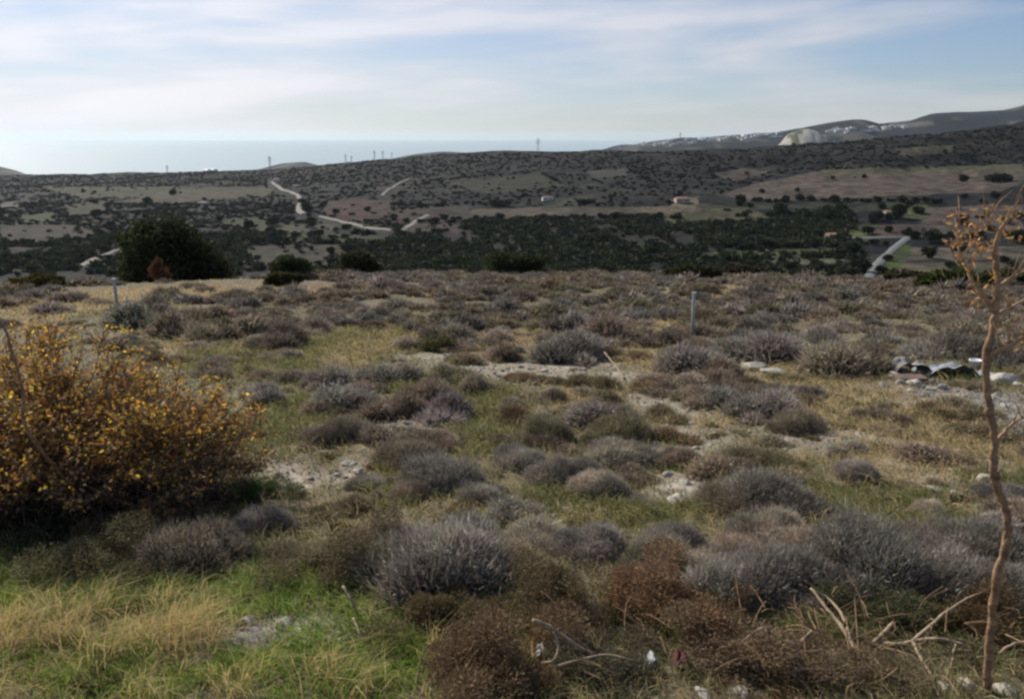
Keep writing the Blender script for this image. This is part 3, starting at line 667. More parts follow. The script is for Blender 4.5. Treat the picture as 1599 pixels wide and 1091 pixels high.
# small orange tree in front of it
p = at(252, 446); p.y = 37.5; p.x = (252-CX)/FPX*p.y/math.cos(PITCH)*.985; p.z = gz(p.x, p.y)
t = tag(empty('small_tree', p), 'small orange leaved tree in front of the broad dark tree', 'tree')
obj('trunk', tree_trunk('trunk', .8, .05, 5, 12), t)
obj('crown', crown_mesh('crown', [(0,0,.9,.5),(-.3,0,.6,.35),(.45,0,.5,.45),(.1,0,1.25,.3)], 2600, .12, .06, 402, (.15, .08, .04)), t); t.scale = (.62, .62, .8)
def edge_bush(px, row, wpx, hpx, col, label, Y=None, name='dark_bush', cat='bush', n=7000, trunk=False, grp='bushes along the plateau edge'):
    p = at(px, row); Yv = Y or p.y; x = p.x*Yv/p.y; z = gz(x, Yv); hw = wpx/FPX*Yv/2*.93; hh = hpx/FPX*Yv
    r = random.Random(int(px*7)); bl = []
    nb = max(5, int(wpx/hpx*5))
    for i in range(nb):
        u = (i+.5)/nb*2-1; bl.append((u*hw*.8, r.uniform(-.3, .3)*hw, hh*r.uniform(.3, .62)*(1-.25*u*u), hh*r.uniform(.32, .42)))
    e = tag(empty(name, (x, Yv, z)), label, cat, grp)
    obj('trunk', tree_trunk('trunk', hh*.45, .05, 5, int(px)), e)
    obj('crown', crown_mesh('crown', bl, n, .16, .08, int(px), col), e)
DG = (.060, .072, .032)
edge_bush(455, 436, 50, 44, DG, 'round dark bush right of the broad dark tree', name='round_bush')
edge_bush(442, 446, 60, 20, (.08,.08,.035), 'low olive bush in front of the round dark bush')
edge_bush(562, 430, 66, 42, (.075,.075,.036), 'olive brown bush at the far edge left of centre')
edge_bush(625, 428, 50, 36, (.085,.08,.032), 'yellowish olive bush at the far edge left of centre')
edge_bush(735, 428, 62, 34, (.05,.065,.022), 'dark green bush at the far edge, left one of the central pair')
edge_bush(805, 430, 100, 44, DG, 'dark green spreading bush at the centre of the far edge')
edge_bush(880, 424, 60, 22, (.06,.07,.03), 'low green bush right of the spreading central bush')
edge_bush(1080, 436, 110, 24, (.06,.068,.03), 'low dark green bush above the white right stake')
edge_bush(1160, 432, 90, 18, (.06,.05,.03), 'low brown bush at the far edge right of the stake')
edge_bush(1490, 452, 140, 34, (.07,.085,.028), 'olive green bush at the far edge left of the bare tree')
edge_bush(1420, 440, 90, 18, (.06,.06,.032), 'low dark bush at the far edge beside the grey road')
edge_bush(60, 448, 90, 18, (.10,.085,.03), 'low yellowish bush at the far left edge of the plateau')
edge_bush(1570, 446, 80, 26, (.06,.065,.03), 'dark bush at the far edge behind the bare tree top')

# valley trees
def far_tree_mesh(seed, kind):
    r = random.Random(seed)
    if kind == 0: bl = [(r.uniform(-.5, .5), r.uniform(-.5, .5), r.uniform(.55, 1.1), r.uniform(.45, .7)) for _ in range(6)]
    else: bl = [(r.uniform(-1.1, 1.1), r.uniform(-.5, .5), r.uniform(.35, .7), r.uniform(.35, .5)) for _ in range(8)]
    me = crown_mesh('valley_tree', bl, 1500, .26, .17, seed, (.5, .5, .5), .3)
    V, F, cc = mesh_arrays(me); b = MB(); b.tube([(0, 0, -.4), (.03, 0, .3), (0, 0, .8)], [.1, .08, .04], 6)
    tv = np.concatenate(b.V); tf = np.concatenate(b.F)
    V, F, cc = join([(V, F, cc), (tv, tf, np.tile((.5, .4, .35), (len(tv), 1)))])
    return mesh('valley_tree', V, F, M_CROWN, cc)
VTCOL = 1
VT = [far_tree_mesh(500+i, 0) for i in range(6)]; VH = [far_tree_mesh(520+i, 1) for i in range(4)]
def valley(px, py, wpx, label, col=(.10, .115, .06), src=None, grp='trees in the valley', hs=1.0, name='valley_tree'):
    p = at(px, py, 300); s = wpx/FPX*p.y/2/1.15
    if src is VH: s /= 1.35
    o = obj(name, random.choice(src or VT)); o.location = p; o.scale = (s, s, s*hs); o.rotation_euler.z = random.uniform(0, 6.28) if src is not VH else random.uniform(-.3, .3)
    v = random.uniform(.8, 1.2); v *= .75; o.color = (col[0]*v, col[1]*v, col[2]*v, 1); return tag(o, label, 'tree', grp)
random.seed(21)
DK = (.085, .105, .055)
for px, py, w, lab in [(1456,378,30,'round dark tree beside the end of the straight grey road'),(1505,284,16,'dark tree at the left of the long hedge on the brown field'),
  (1370,345,22,'dark tree above the green triangle field'),(1312,333,22,'dark tree beneath the brown hillside field'),(1405,340,30,'dark tree left of the bright green plot'),
  (1245,300,10,'small dark tree low on the brown hillside field'),(1190,301,10,'small dark tree at the tip of the brown field'),(1348,278,9,'small lone tree high on the brown field'),
  (1300,280,7,'tiny lone tree near the top of the brown field'),(1330,398,28,'dark tree left of the straight grey road'),(1340,425,34,'dark tree at the foot of the straight grey road'),
  (1290,345,34,'wide dark tree below the lone orchard row'),(1590,380,30,'dark tree behind the top of the bare tree'),(1450,403,24,'small dark tree in the right tan field'),
  (1220,338,30,'dark tree at the middle of the olive slope'),(1155,318,20,'dark tree by the tan clearing'),(425,352,22,'dark tree by the left green plot'),(390,358,20,'small dark tree left of the green plot tree'),
  (270,306,14,'small dark tree on the olive terrace'),(230,318,16,'dark tree low on the olive terrace'),(150,340,18,'dark tree right of the left green plot'),(478,330,18,'dark tree at the bend of the winding track')]:
    valley(px, py, w, lab, DK)
valley(1558, 284, 50, 'long dark hedge like tree clump on the brown field', DK, VH, hs=.7)
valley(780, 322, 40, 'long dark clump above the tan terrace, left', DK, VH, hs=.7)
valley(915, 318, 30, 'dark clump above the tan terrace, right', DK, VH, hs=.7)
def vzone(px):
    return ('left of the broad tree' if px < 200 else 'between broad tree and red field' if px < 500 else 'between red field and tan clearing' if px < 1050 else 'between tan clearing and grey road' if px < 1390 else 'right of the grey road')
def hrow(py): return 'low in the valley' if py > 370 else 'midway upslope' if py > 325 else 'high upslope'
TREEPOLY = [([(0,315),(500,315),(700,330),(700,425),(0,425)], 90, 8, 18), ([(1100,315),(1420,300),(1600,300),(1600,430),(1100,430)], 80, 9, 24), ([(0,285),(600,285),(700,260),(1050,262),(1050,320),(0,318)], 55, 5, 10), ([(1100,230),(1600,200),(1600,258),(1120,300)], 35, 6, 13)]
for poly, n, w0, w1 in TREEPOLY:
    k = 0; xs = [q[0] for q in poly]; ys = [q[1] for q in poly]
    while k < n:
        px, py = random.uniform(min(xs), max(xs)), random.uniform(min(ys), max(ys))
        if not inpoly(np.array([px]), np.array([py]), poly)[0]: continue
        if inpoly(np.array([px]), np.array([py]), FIELDS[0][0])[0] and random.random() < .9: continue
        wd = random.uniform(w0, w1)*(.6+.5*(py-230)/200)
        valley(px, py, wd, 'dark green tree or bush %s, %s' % (hrow(py), vzone(px)), random.choice([DK, (.10, .12, .06), (.12, .13, .06), (.075, .085, .05)]), VT if random.random() < .7 else VH, 'trees scattered over the valley', hs=.8)
        k += 1
for x0, x1, y0, y1, n, lab in [(1110,1330,350,356,15,'dark orchard tree in the row below the olive slope'),(1125,1335,383,385,15,'dark orchard tree in the row above the pale green strip'),(1180,1460,314,316,17,'dark tree in the line along the lower side of the brown field'),
    (1430,1599,374,370,9,'dark tree in the line under the right brown field'),(630,1050,346,340,20,'dark tree in the line below the tan terrace'),(340,520,366,370,10,'dark tree in the line right of the broad tree')]:
    for i in range(n):
        u = (i+random.uniform(-.25, .25))/(n-1); valley(x0+(x1-x0)*u, y0+(y1-y0)*u+random.uniform(-1.5, 1.5), random.uniform(12, 20), lab, random.choice([DK, (.075, .085, .05)]), VT if random.random() < .6 else VH, 'trees planted in lines in the valley', hs=.85)
# dense groves and maquis: one mass each
def stuff_scatter(name, label, cat, polys, n, w0, w1, cols, src, hs=.8, thr=0.0, seed=0):
    """n clumps spread over the land inside the photo polygons"""
    items = []; r = np.random.default_rng(seed)
    for poly, share in polys:
        xs = [q[0] for q in poly]; ys = [q[1] for q in poly]; m = int(n*share)
        P = [at(x, y, 300) for x, y in poly]
        Y0, Y1 = min(q.y for q in P), min(max(q.y for q in P), 2450); k = 0; tries = 0
        while k < m and tries < 400:
            tries += 1
            Y = np.sqrt(r.uniform(Y0**2, (Y1*1.05)**2, 4000)); T = r.uniform(tcol(min(xs)-8), tcol(max(xs)+8), 4000); X = T*Y; Z = Zf(X, Y)
            px, py = project(X, Y, Z); ok = inpoly(px, py, poly) & (fbm(X/45., Y/60., 133, 3) > thr+r.uniform(-.06, .06, 4000))
            for rp in ROADS:
                for (xa, ya), (xb, yb) in zip(rp[:-1], rp[1:]):
                    u = np.clip(((px-xa)*(xb-xa)+(py-ya)*(yb-ya))/((xb-xa)**2+(yb-ya)**2), 0, 1); ok &= ~((np.abs(px-xa-u*(xb-xa)) < 7) & (py-ya-u*(yb-ya) > -3) & (py-ya-u*(yb-ya) < 9))
            for fp, _c in FIELDS: ok &= ~(inpoly(px, py, fp) & (r.random(4000) < .96))
            for X_, Y_, Z_ in zip(X[ok], Y[ok], Z[ok]):
                if k >= m: break
                s = random.uniform(w0, w1)/2.3; c = np.array(random.choice(cols))*random.uniform(.75, 1.25)
                items.append((X_, Y_, Z_, s, s*hs, c)); k += 1
    V, F, cc = scatter(src, items); o = obj(name, mesh(name, V, F, M_CROWN, cc)); tag(o, label, cat, kind='stuff'); print(name, len(items))
def clump(seed, n=60): return crown_mesh('clump', [(random.uniform(-.6, .6), random.uniform(-.6, .6), random.uniform(.3, .8), random.uniform(.4, .6)) for _ in range(5)], n, .75, .55, seed, (.5, .5, .5), .3)
CL = [clump(600+i) for i in range(8)]
stuff_scatter('valley_grove', 'dense dark groves filling the valley floor', 'grove', [([(500,372),(720,345),(1050,335),(1120,345),(1360,375),(1350,432),(520,432)], .62), ([(-70,355),(520,372),(520,432),(-70,432)], .3), ([(1050,340),(1330,330),(1340,372),(1060,360)], .2)],
    2900, 4, 9, [(.055, .075, .045), (.045, .06, .04), (.075, .09, .042), (.09, .10, .05)], CL, .9, .3, 1)
stuff_scatter('maquis', 'dark maquis scrub covering the hillsides', 'scrub', [([(-70,276),(420,266),(690,240),(930,238),(1130,236),(1680,190),(1680,258),(1280,266),(1130,302),(1050,322),(-70,322)], .84), ([(-70,318),(700,318),(700,425),(-70,425)], .16)],
    27000, 2.2, 6.5, [(.030, .032, .027), (.025, .028, .026), (.044, .041, .030)], CL, .55, .30, 2)

# ------------------------------------------------------------------ buildings, town, pylons
def house(px, py, w, d, h, label, name='white_house', rz=0, roof=True, mat=None, Y=None, grp=None):
    p = at(px, py, 300) if Y is None else atY(px, py, Y); e = tag(empty(name, (p.x, p.y, p.z-.5), rz), label, 'building', grp)
    b = MB(); b.box((0, 0, 0), (w, d, h+.5)); obj('wall', b.data('wall', mat or M_WALL), e)
    if roof:
        b = MB(); a, q = w/2+.3, d/2+.3; z = h+.5
        b.add([(-a, -q, z), (a, -q, z), (a, q, z), (-a, q, z), (-a*.5, 0, z+h*.35), (a*.5, 0, z+h*.35)], [(0,1,5),(0,5,4),(1,2,5),(2,3,4),(2,4,5),(3,0,4),(0,2,1),(0,3,2)]); obj('roof', b.data('roof', M_ROOF), e)
    for k in (-1, 1):
        b = MB(); b.box((k*w*.25, -d/2-.03, h*.4), (w*.14, .12, h*.35)); obj('window', b.data('window', M_WIN), e)
    return e
house(432, 285, 12, 9, 6, 'white house at the top of the winding track', rz=.3)
house(318, 320, 11, 8, 3.5, 'low pale building among the left terraces', rz=-.2)
house(462, 293, 10, 7, 3, 'small grey building right of the white house', rz=.1, mat=M_GLASSH)
house(855, 313, 12, 6, 3.5, 'small pale building above the tan terrace', rz=.2)
house(1065, 316, 14, 8, 4, 'pale building on the tan clearing', rz=.1, mat=mat_plain('sand_plaster', (.45, .38, .28), .9, .1, 1, 0))
house(1388, 338, 9, 6, 4, 'small pale building beside the bright green plot', rz=.1, mat=mat_plain('stone_plaster', (.40, .37, .32), .9, .1, 1, 0))
house(1300, 372, 9, 6, 3, 'low grey shed left of the level road', rz=.2, mat=mat_plain('grey_plaster', (.25, .24, .23), .9, .1, 1, 0))
def greenhouse(c0, c1, row, Y, label, h=5.):
    a, b_ = (ridge_at(c0, row), ridge_at(c1, row)) if Y > 2600 else (atY(c0, row, Y), atY(c1, row, Y*1.02)); b_ = Vector((b_.x, a.y*1.01, a.z)); w = (b_-a).length; e = tag(empty('greenhouse', ((a+b_)/2), math.atan2(b_.y-a.y, b_.x-a.x)), label, 'greenhouse', 'pale greenhouses beyond the ridge')
    nb = max(2, int(w/18)); ww = w/nb
    for i in range(nb):
        b = MB(); x0 = -w/2+i*ww; V = []
        for k in range(9):
            an = math.pi*k/8; V += [(x0+ww/2-math.cos(an)*ww*.49, -15, h*.6+math.sin(an)*h*.5), (x0+ww/2-math.cos(an)*ww*.49, 15, h*.6+math.sin(an)*h*.5)]
        V += [(x0+.01*ww, -15, -30), (x0+.01*ww, 15, -30), (x0+.99*ww, -15, -30), (x0+.99*ww, 15, -30)]
        F = [(2*k, 2*k+2, 2*k+3) for k in range(8)]+[(2*k, 2*k+3, 2*k+1) for k in range(8)]+[(18, 0, 1), (18, 1, 19), (16, 20, 21), (16, 21, 17)]
        for s in (0, 1): F += [(18+s, 2*k+s, 2*k+2+s) for k in range(8)]+[(18+s, 16+s, 20+s)]
        b.add(V, F); obj('span', b.data('span', M_GLASSH), e)
greenhouse(803, 896, 242, 2500, 'long pale greenhouse row on the skyline right of the middle crest', 9)
greenhouse(965, 1010, 229, 3300, 'pale greenhouse row under the distant hill', 10)
greenhouse(1090, 1140, 219, 3400, 'pale greenhouse row left of the quarry hill', 10)
greenhouse(1160, 1222, 214, 3500, 'long pale greenhouse row touching the quarry hill', 12)
greenhouse(320, 342, 268, 2500, 'short pale greenhouse row on the left skyline', 6)
# pale quarry hill
def quarry():
    pts = [(1216,228),(1226,220),(1234,209),(1250,202),(1268,203),(1282,209),(1294,217),(1314,226)]
    Y = 3300; n = 60; cols = np.linspace(1216, 1314, n); rr = np.interp(cols, [q[0] for q in pts], [q[1] for q in pts]) + (fbm(cols/6., cols*0, 3, 3)-.5)*3
    D = np.linspace(-300, 260, 40); CG, DG_ = np.meshgrid(cols, D); YG = Y+DG_; X = tcol(CG)*Y
    top = np.tile(-drop_row(rr, Y), (40, 1)); foot = -170; a = np.where(DG_ < 0, sst(-300, 0, DG_), 1-sst(0, 260, DG_))
    Z = foot+(top-foot)*a**.7 + (fbm(X/22., YG/60., 5, 4)-.5)*14*a
    c = np.array((.31, .30, .265))*(.65+.7*fbm(X/18., YG/40.+Z/10, 9, 4)[..., None]); k = sst(.55, .62, fbm(X/25., YG/70., 19, 3))[..., None]; c = c*(1-k)+np.array((.10, .11, .07))*k
    tag(obj('quarry_hill', mesh('quarry_hill', np.stack([X, YG, Z], -1), grid_faces(*X.shape), M_FAR, c.reshape(-1, 3), True)), kind='structure')
quarry()
# white town specks below the distant hills
random.seed(5)
for i in range(70):
    c = random.choice([random.uniform(955, 1215), random.uniform(1290, 1420), random.uniform(1000, 1220)]); base = np.interp(c, [955, 1210, 1300, 1420], [232, 213, 206, 200])
    p = ridge_at(c, base+random.uniform(-4, 3))
    e = obj('town_house', None if False else bpy.data.meshes.get('town_house') or (lambda b: (b.box((0, 0, -5), (22, 14, 12)), b.box((4, 0, 7), (10, 11, 4)), b.data('town_house', M_WALL))[-1])(MB()))
    e.location = p; e.rotation_euler.z = random.uniform(-.5, .5); s = random.uniform(.6, 1.5); e.scale = (s*random.uniform(1, 2), s, random.uniform(.7, 1.2))
    tag(e, 'tiny white house of the far town %s' % ('left of the quarry hill' if c < 1225 else 'right of the quarry hill'), 'house', 'white houses of the far town')
def pylon_mesh():
    b = MB(); h = 26; pr = .17
    for sx in (-1, 1):
        for sy in (-1, 1): b.tube([(sx*2.6, sy*2.6, 0), (sx*1., sy*1., 15), (sx*.5, sy*.5, h)], pr, 4)
    for k in range(7):
        z = k*3.6; w = 2.6-z*.105 if z < 15 else 1-(z-15)*.045; z2 = z+3.6; w2 = 2.6-z2*.105 if z2 < 15 else 1-(z2-15)*.045
        for s in (-1, 1):
            b.tube([(-w, s*w, z), (w2, s*w2, z2)], .10, 4); b.tube([(w, s*w, z), (-w2, s*w2, z2)], .10, 4)
            b.tube([(s*w, -w, z), (s*w2, w2, z2)], .10, 4)
    return b.data('tower', M_STEEL)
def arm_mesh():
    b = MB()
    for z, l in ((17, 4.6), (20.5, 5.6), (24, 4.)): b.tube([(-l, 0, z), (0, 0, z+1), (l, 0, z)], .16, 4); b.tube([(-l, 0, z), (l, 0, z)], .2, 4)
    return b.data('crossarm', M_STEEL)
PM, AM = pylon_mesh(), arm_mesh()
for c, r_, s, Y, lab in [(262,272,1.05,2300,'leftmost of the lattice pylons on the skyline'),(422,263,1.25,2100,'tall lattice pylon above the white house'),(540,253,.8,2000,'lattice pylon, left one of the close group on the skyline'),
    (549,253,.7,2150,'lattice pylon just right of the left one of the close group'),(585,248,.8,1950,'lattice pylon in the middle of the close group'),(598,247,.75,2000,'lattice pylon right of the middle of the close group'),
    (612,246,.6,2200,'smallest lattice pylon at the right end of the close group'),(840,237,1.1,1700,'lone lattice pylon on the skyline above the long greenhouse'),(1062,217,.9,2600,'lattice pylon on the right skyline left of the quarry hill')]:
    x, y = tcol(c)*Y, Y; e = tag(empty('lattice_pylon', atY(c, r_+1.5, Y)), lab, 'pylon', 'lattice pylons on the skyline')
    e.scale = (s, s, s); obj('tower', PM, e); obj('crossarm', AM, e)

# ------------------------------------------------------------------ yellow leaved bush, left foreground
random.seed(33)
def yellow_bush():
    c = at(120, 850); c.y = 6.1; c.x = (70-CX)/FPX*6.5; c.z = gz(c.x, c.y)
    e = tag(empty('yellow_bush', c), 'big bush with yellow and orange leaves at the left picture edge', 'bush')
    b = MB(); r = np.random.default_rng(9); tips = []; segs = []
    for i in range(230):
        a = random.uniform(0, 6.28); rad = 1.66*math.sqrt(random.random()); hgt = 1.27*(1-(rad/1.95)**2.4)*random.uniform(.65, 1.08)
        if i % 3 == 0: hgt *= .7
        T_ = Vector((math.cos(a)*rad*1.08, math.sin(a)*rad*.62, hgt)); B_ = Vector((T_.x*.35+random.gauss(0, .1), T_.y*.35+random.gauss(0, .1), -.05))
        m1 = B_.lerp(T_, .4)+Vector((0, 0, .15)); pts = smooth_path([B_, m1, T_], 5, .012)
        b.tube(pts, [.011*(1-.75*k/10) for k in range(11)], 4)
        for k in range(14):
            q = pts[random.randrange(3, 11)]; d = Vector((random.gauss(0, .6)+.4*math.cos(a), random.gauss(0, .6)+.4*math.sin(a), random.uniform(.1, 1.1))).normalized()*random.uniform(.12, .34)
            b.tube([q, q+d*.5+Vector((0, 0, .01)), q+d], [.0045, .0035, .0018], 3); tips.append((q, d))
    obj('branches', b.data('branches', mat_plain('bush_twig', (.15, .10, .075), .85, .3, 20, 0)), e)
    P = []; D = []; Cc = []
    for q, d in tips:
        for k in range(20):
            f = random.uniform(.1, 1.05); P.append(tuple(q+d*f+Vector([random.gauss(0, .022) for _ in range(3)]))); D.append((random.gauss(0, 1), random.gauss(0, 1), random.gauss(.2, .8)))
            h = (q+d).z; u = random.random()
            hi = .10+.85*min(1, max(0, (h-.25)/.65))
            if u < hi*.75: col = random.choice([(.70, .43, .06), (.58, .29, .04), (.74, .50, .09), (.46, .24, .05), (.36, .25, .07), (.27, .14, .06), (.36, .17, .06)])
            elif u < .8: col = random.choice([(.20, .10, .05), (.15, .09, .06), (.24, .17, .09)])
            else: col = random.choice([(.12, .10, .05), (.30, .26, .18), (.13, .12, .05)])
            Cc.append(col)
    P = np.array(P); D = np.array(D); n = len(P)
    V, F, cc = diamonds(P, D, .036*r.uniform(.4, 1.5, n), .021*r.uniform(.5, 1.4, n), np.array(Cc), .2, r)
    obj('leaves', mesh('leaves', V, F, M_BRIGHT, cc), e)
    # undergrowth of dead brown leaves and twigs inside the bush
    n = 20000; a = r.uniform(0, 6.28, n); rad = np.sqrt(r.random(n)); z = r.random(n)**1.3*1.25*(1-rad**2*.8)*(.35+1.1*fbm(np.cos(a)*rad*3, np.sin(a)*rad*3, 5, 3))
    P = np.stack([np.cos(a)*rad*1.62, np.sin(a)*rad*.95, z], 1); D = r.normal(size=(n, 3))+np.array((0, 0, .7))
    V, F, cc = tri_cloud(P, D, r.uniform(.04, .14, n), r.uniform(.004, .011, n), (.14, .10, .072), .35, r)
    obj('dead_twigs', mesh('dead_twigs', V, F, M_LEAF, cc), e)
yellow_bush()
# bare stem at the left picture edge
b = MB(); P = [atY(x, y, 5.25) for x, y in [(70,760),(48,680),(36,610),(22,560),(10,520),(-6,495),(-30,470)]]; P[0] = Vector((P[0].x+.1, 5.7, gz(P[0].x, 5.7)))
b.tube(smooth_path(P, 5, .002), [.014*(1-.5*i/30) for i in range(31)], 6, .1); o = obj('dead_branch', b.data('dead_branch', M_BARK, None, True)); tag(o, 'thin dark bare stem leaning left through the yellow bush', 'branch')

# ------------------------------------------------------------------ thin bare tree, right foreground
def bare_tree():
    Y0 = 3.35; base = atY(1547, 1062, Y0); base.z = gz(base.x, base.y)
    e = tag(empty('bare_tree', base), 'thin bare tree with reddish brown trunk in the right foreground', 'tree'); O = base
    def L(px, dY=0): return [atY(x, y, Y0+dY*i/max(1, len(px)-1))-O for i, (x, y) in enumerate(px)]
    tp = L([(1547,1068),(1545,1010),(1549,960),(1556,905),(1572,850),(1573,810),(1567,782),(1552,750),(1553,700),(1549,655),(1541,605),(1540,555),(1552,500),(1557,450),(1556,405)])
    tp[0] = Vector((0, 0, -.1)); P = smooth_path(tp, 5, .0028); n = len(P)
    b = MB(); b.tube(P, [.0205*(1-.38*i/n)*(1+.10*math.sin(i*1.7)) for i in range(n)], 9, .10)
    for (x, y), r_ in [((1545,640),.021),((1555,745),.022),((1572,845),.021),((1541,560),.02)]:   # knots
        q = atY(x, y, Y0)-O; b.tube([q-Vector((0, 0, .03)), q, q+Vector((0, 0, .03))], [.012, r_, .012], 8, .2)
    obj('trunk', b.data('trunk', M_BARK, None, True), e)
    br = [([(1556,407),(1553,390),(1560,365),(1572,345),(1590,338)], .013, -.05), ([(1552,487),(1538,465),(1522,445),(1512,425),(1504,410)], .012, .1), ([(1557,450),(1573,438),(1590,428),(1610,420)], .010, .1),
          ([(1543,555),(1562,546),(1584,536),(1606,524)], .0125, -.1), ([(1556,690),(1568,675),(1582,660),(1602,650)], .010, .1), ([(1556,490),(1578,480),(1605,465)], .008, .15), ([(1504,410),(1496,385),(1500,350)], .005, .05),
          ([(1512,425),(1490,400),(1484,375)], .004, 0), ([(1572,345),(1580,325),(1600,320)], .004, 0), ([(1560,365),(1545,350),(1538,335)], .004, 0)]
    for px, r_, dY in br:
        b = MB(); Q = smooth_path(L(px, dY), 5, .0015); m = len(Q); b.tube(Q, [r_*(1-.55*i/m) for i in range(m)], 7, .1)
        for k in range(5):
            i = random.randrange(m//3, m); d = Vector((random.gauss(0, .04), random.gauss(0, .04), random.uniform(.03, .13))); b.tube([Q[i], Q[i]+d*.5+Vector((0, 0, .01)), Q[i]+d], [.003, .0022, .0012], 4)
        obj('branch', b.data('branch', M_DEADB, None, True), e)
    # dry leaves and seed heads clinging near the top
    r = np.random.default_rng(14); Pp = []; 
    for (cx_, cy_, s, n) in [(1580,348,.065,40),(1592,370,.05,14),(1500,352,.05,20),(1496,392,.07,32),(1508,372,.05,16),(1525,395,.04,25),(1522,465,.04,18),(1548,440,.03,14),(1555,385,.03,14),(1592,528,.03,14),(1540,345,.04,18)]:
        c = atY(cx_, cy_, Y0)-O; Pp.append(np.array(c)+r.normal(size=(n, 3))*s*.75)
    P = np.concatenate(Pp); n = len(P); V, F, cc = diamonds(P, r.normal(size=(n, 3)), r.uniform(.02, .042, n), r.uniform(.007, .016, n), (.44, .24, .09), .3, r)
    obj('dry_leaves', mesh('dry_leaves', V, F, M_BRIGHT, cc), e)
M_DEADB = mat_plain('tan_branch', (.30, .19, .105), .8, .3, 25, .5)
bare_tree()

# ------------------------------------------------------------------ dead branches on the ground
def stick(name, px, r0, label, lift=0.02, mat=None, taper=.6, forks=(), grp='dead branches in the foreground', cat='branch', liftz=None):
    """px: pixels followed along the ground, raised by lift (per point)"""
    g = at(px[0][0], px[0][1]); Y = g.y; b = MB(); n = len(px)
    ls = liftz or [lift]*n
    def P3(x, y, l):
        q = at(x, y); d = q.length; k = 1-l/abs(q.z) if abs(q.z) > l else 1; return q*k
    r0 *= .82; base = [P3(x, y, l) for (x, y), l in zip(px, ls)]; Q = smooth_path(base, 5, r0*.12); m = len(Q)
    b.tube(Q, [r0*(1-taper*i/m) for i in range(m)], 7, .4)
    for fpx, fl, fr in forks: Q = smooth_path([P3(x, y, l) for (x, y), l in zip(fpx, fl)], 5, fr*.15); b.tube(Q, [fr*(1-.6*i/len(Q)) for i in range(len(Q))], 6, .15)
    o = obj(name, b.data(name, mat or M_DEAD, None, True)); return tag(o, label, cat, grp)
random.seed(44)
stick('dead_branch', [(1352,1045),(1335,1010),(1312,975),(1288,945),(1266,918)], .019, 'pale forked dead branch standing out of the brush at lower right', liftz=[.02,.08,.14,.2,.26],
      forks=[([(1328,1000),(1318,965),(1295,935),(1268,920)], [.1,.16,.2,.25], .011), ([(1345,1040),(1356,1060),(1352,1080)], [.05,.03,.02], .012)])
stick('dead_branch', [(1360,1008),(1378,990),(1395,972)], .016, 'short pale broken stick between the two forked dead branches', liftz=[.04,.1,.16], taper=.3)
stick('dead_branch', [(1372,1003),(1400,1006),(1430,1000),(1465,997),(1492,1003),(1508,1010),(1510,1026)], .016, 'arched pale dead branch left of the bare tree', liftz=[.05,.07,.1,.13,.12,.1,.05],
      forks=[([(1426,1003),(1440,1030),(1458,1058)], [.1,.06,.02], .011), ([(1425,1000),(1455,975),(1482,952),(1510,935),(1538,922)], [.1,.14,.18,.2,.22], .011), ([(1494,1004),(1488,1025),(1484,1048)], [.1,.05,.02], .008)])
stick('dead_branch', [(1236,1020),(1252,1000),(1268,984)], .012, 'small pale stick left of the forked branch', liftz=[.06,.1,.15], taper=.3)
stick('bare_twig', [(832,968),(862,980),(890,1000),(905,1010),(925,1020)], .012, 'pale broken stem crossing the rust brown bush', liftz=[.5,.42,.34,.28,.2], forks=[([(866,985),(872,1010),(864,1030),(845,1034)], [.4,.32,.26,.22], .008)], taper=.4)
stick('dead_branch', [(870,1040),(905,1030),(945,1022),(985,1030),(1020,1040)], .010, 'long thin pale vine lying left of the red scrap', liftz=[.12,.13,.14,.1,.06])
stick('bare_twig', [(535,915),(550,940),(560,960)], .010, 'thin white twig standing at the right of the white stones', liftz=[.22,.14,.05], taper=.3)
stick('bare_twig', [(552,965),(560,985),(568,1003)], .009, 'bent white twig at the border of the bright green grass', liftz=[.1,.07,.03], taper=.3)
stick('leaning_stick', [(975,592),(962,572),(944,550)], .020, 'leaning bare stick right of the wide shrub on the gravel rim', liftz=[.02,.2,.5], taper=.4)
stick('bare_twig', [(650,1075),(655,1040),(665,1010)], .007, 'dry stalk in front of the rust brown bush', liftz=[.05,.2,.35], taper=.4)
stick('dead_branch', [(1150,1010),(1180,985),(1200,980),(1196,1000)], .009, 'curled tan dead twig in the tangled brown bush', liftz=[.1,.22,.22,.12])
stick('dead_branch', [(1225,1052),(1260,1044),(1300,1046),(1325,1035)], .012, 'low tan root lying in front of the dead brown bush', liftz=[.06,.1,.1,.1])
stick('dead_branch', [(1560,1020),(1580,1006),(1610,1000)], .012, 'pale stick at the right picture edge beside the bare tree foot', liftz=[.06,.1,.12])
# tangle of thin dry twigs
def tangle():
    b = MB()
    for i in range(150):
        px = random.choice([random.uniform(820, 1599), random.uniform(1080, 1420)]); py = random.uniform(955, 1088); p = at(px, py); p.z += random.uniform(.0, .14)
        a = random.uniform(0, 6.28); l = random.uniform(.12, .38); d = Vector((math.cos(a), math.sin(a)*.6, random.uniform(-.2, .7)))*l
        m = p+d*.5+Vector((random.gauss(0, .03), random.gauss(0, .03), random.uniform(.0, .06))); b.tube(smooth_path([p, m, p+d], 3), [.004, .0038, .0034, .003, .0025, .002, .0014], 4)
    o = obj('dry_twigs', b.data('dry_twigs', M_DEADB)); tag(o, 'tangle of thin dry twigs in the right foreground', 'twigs', kind='stuff')
tangle()

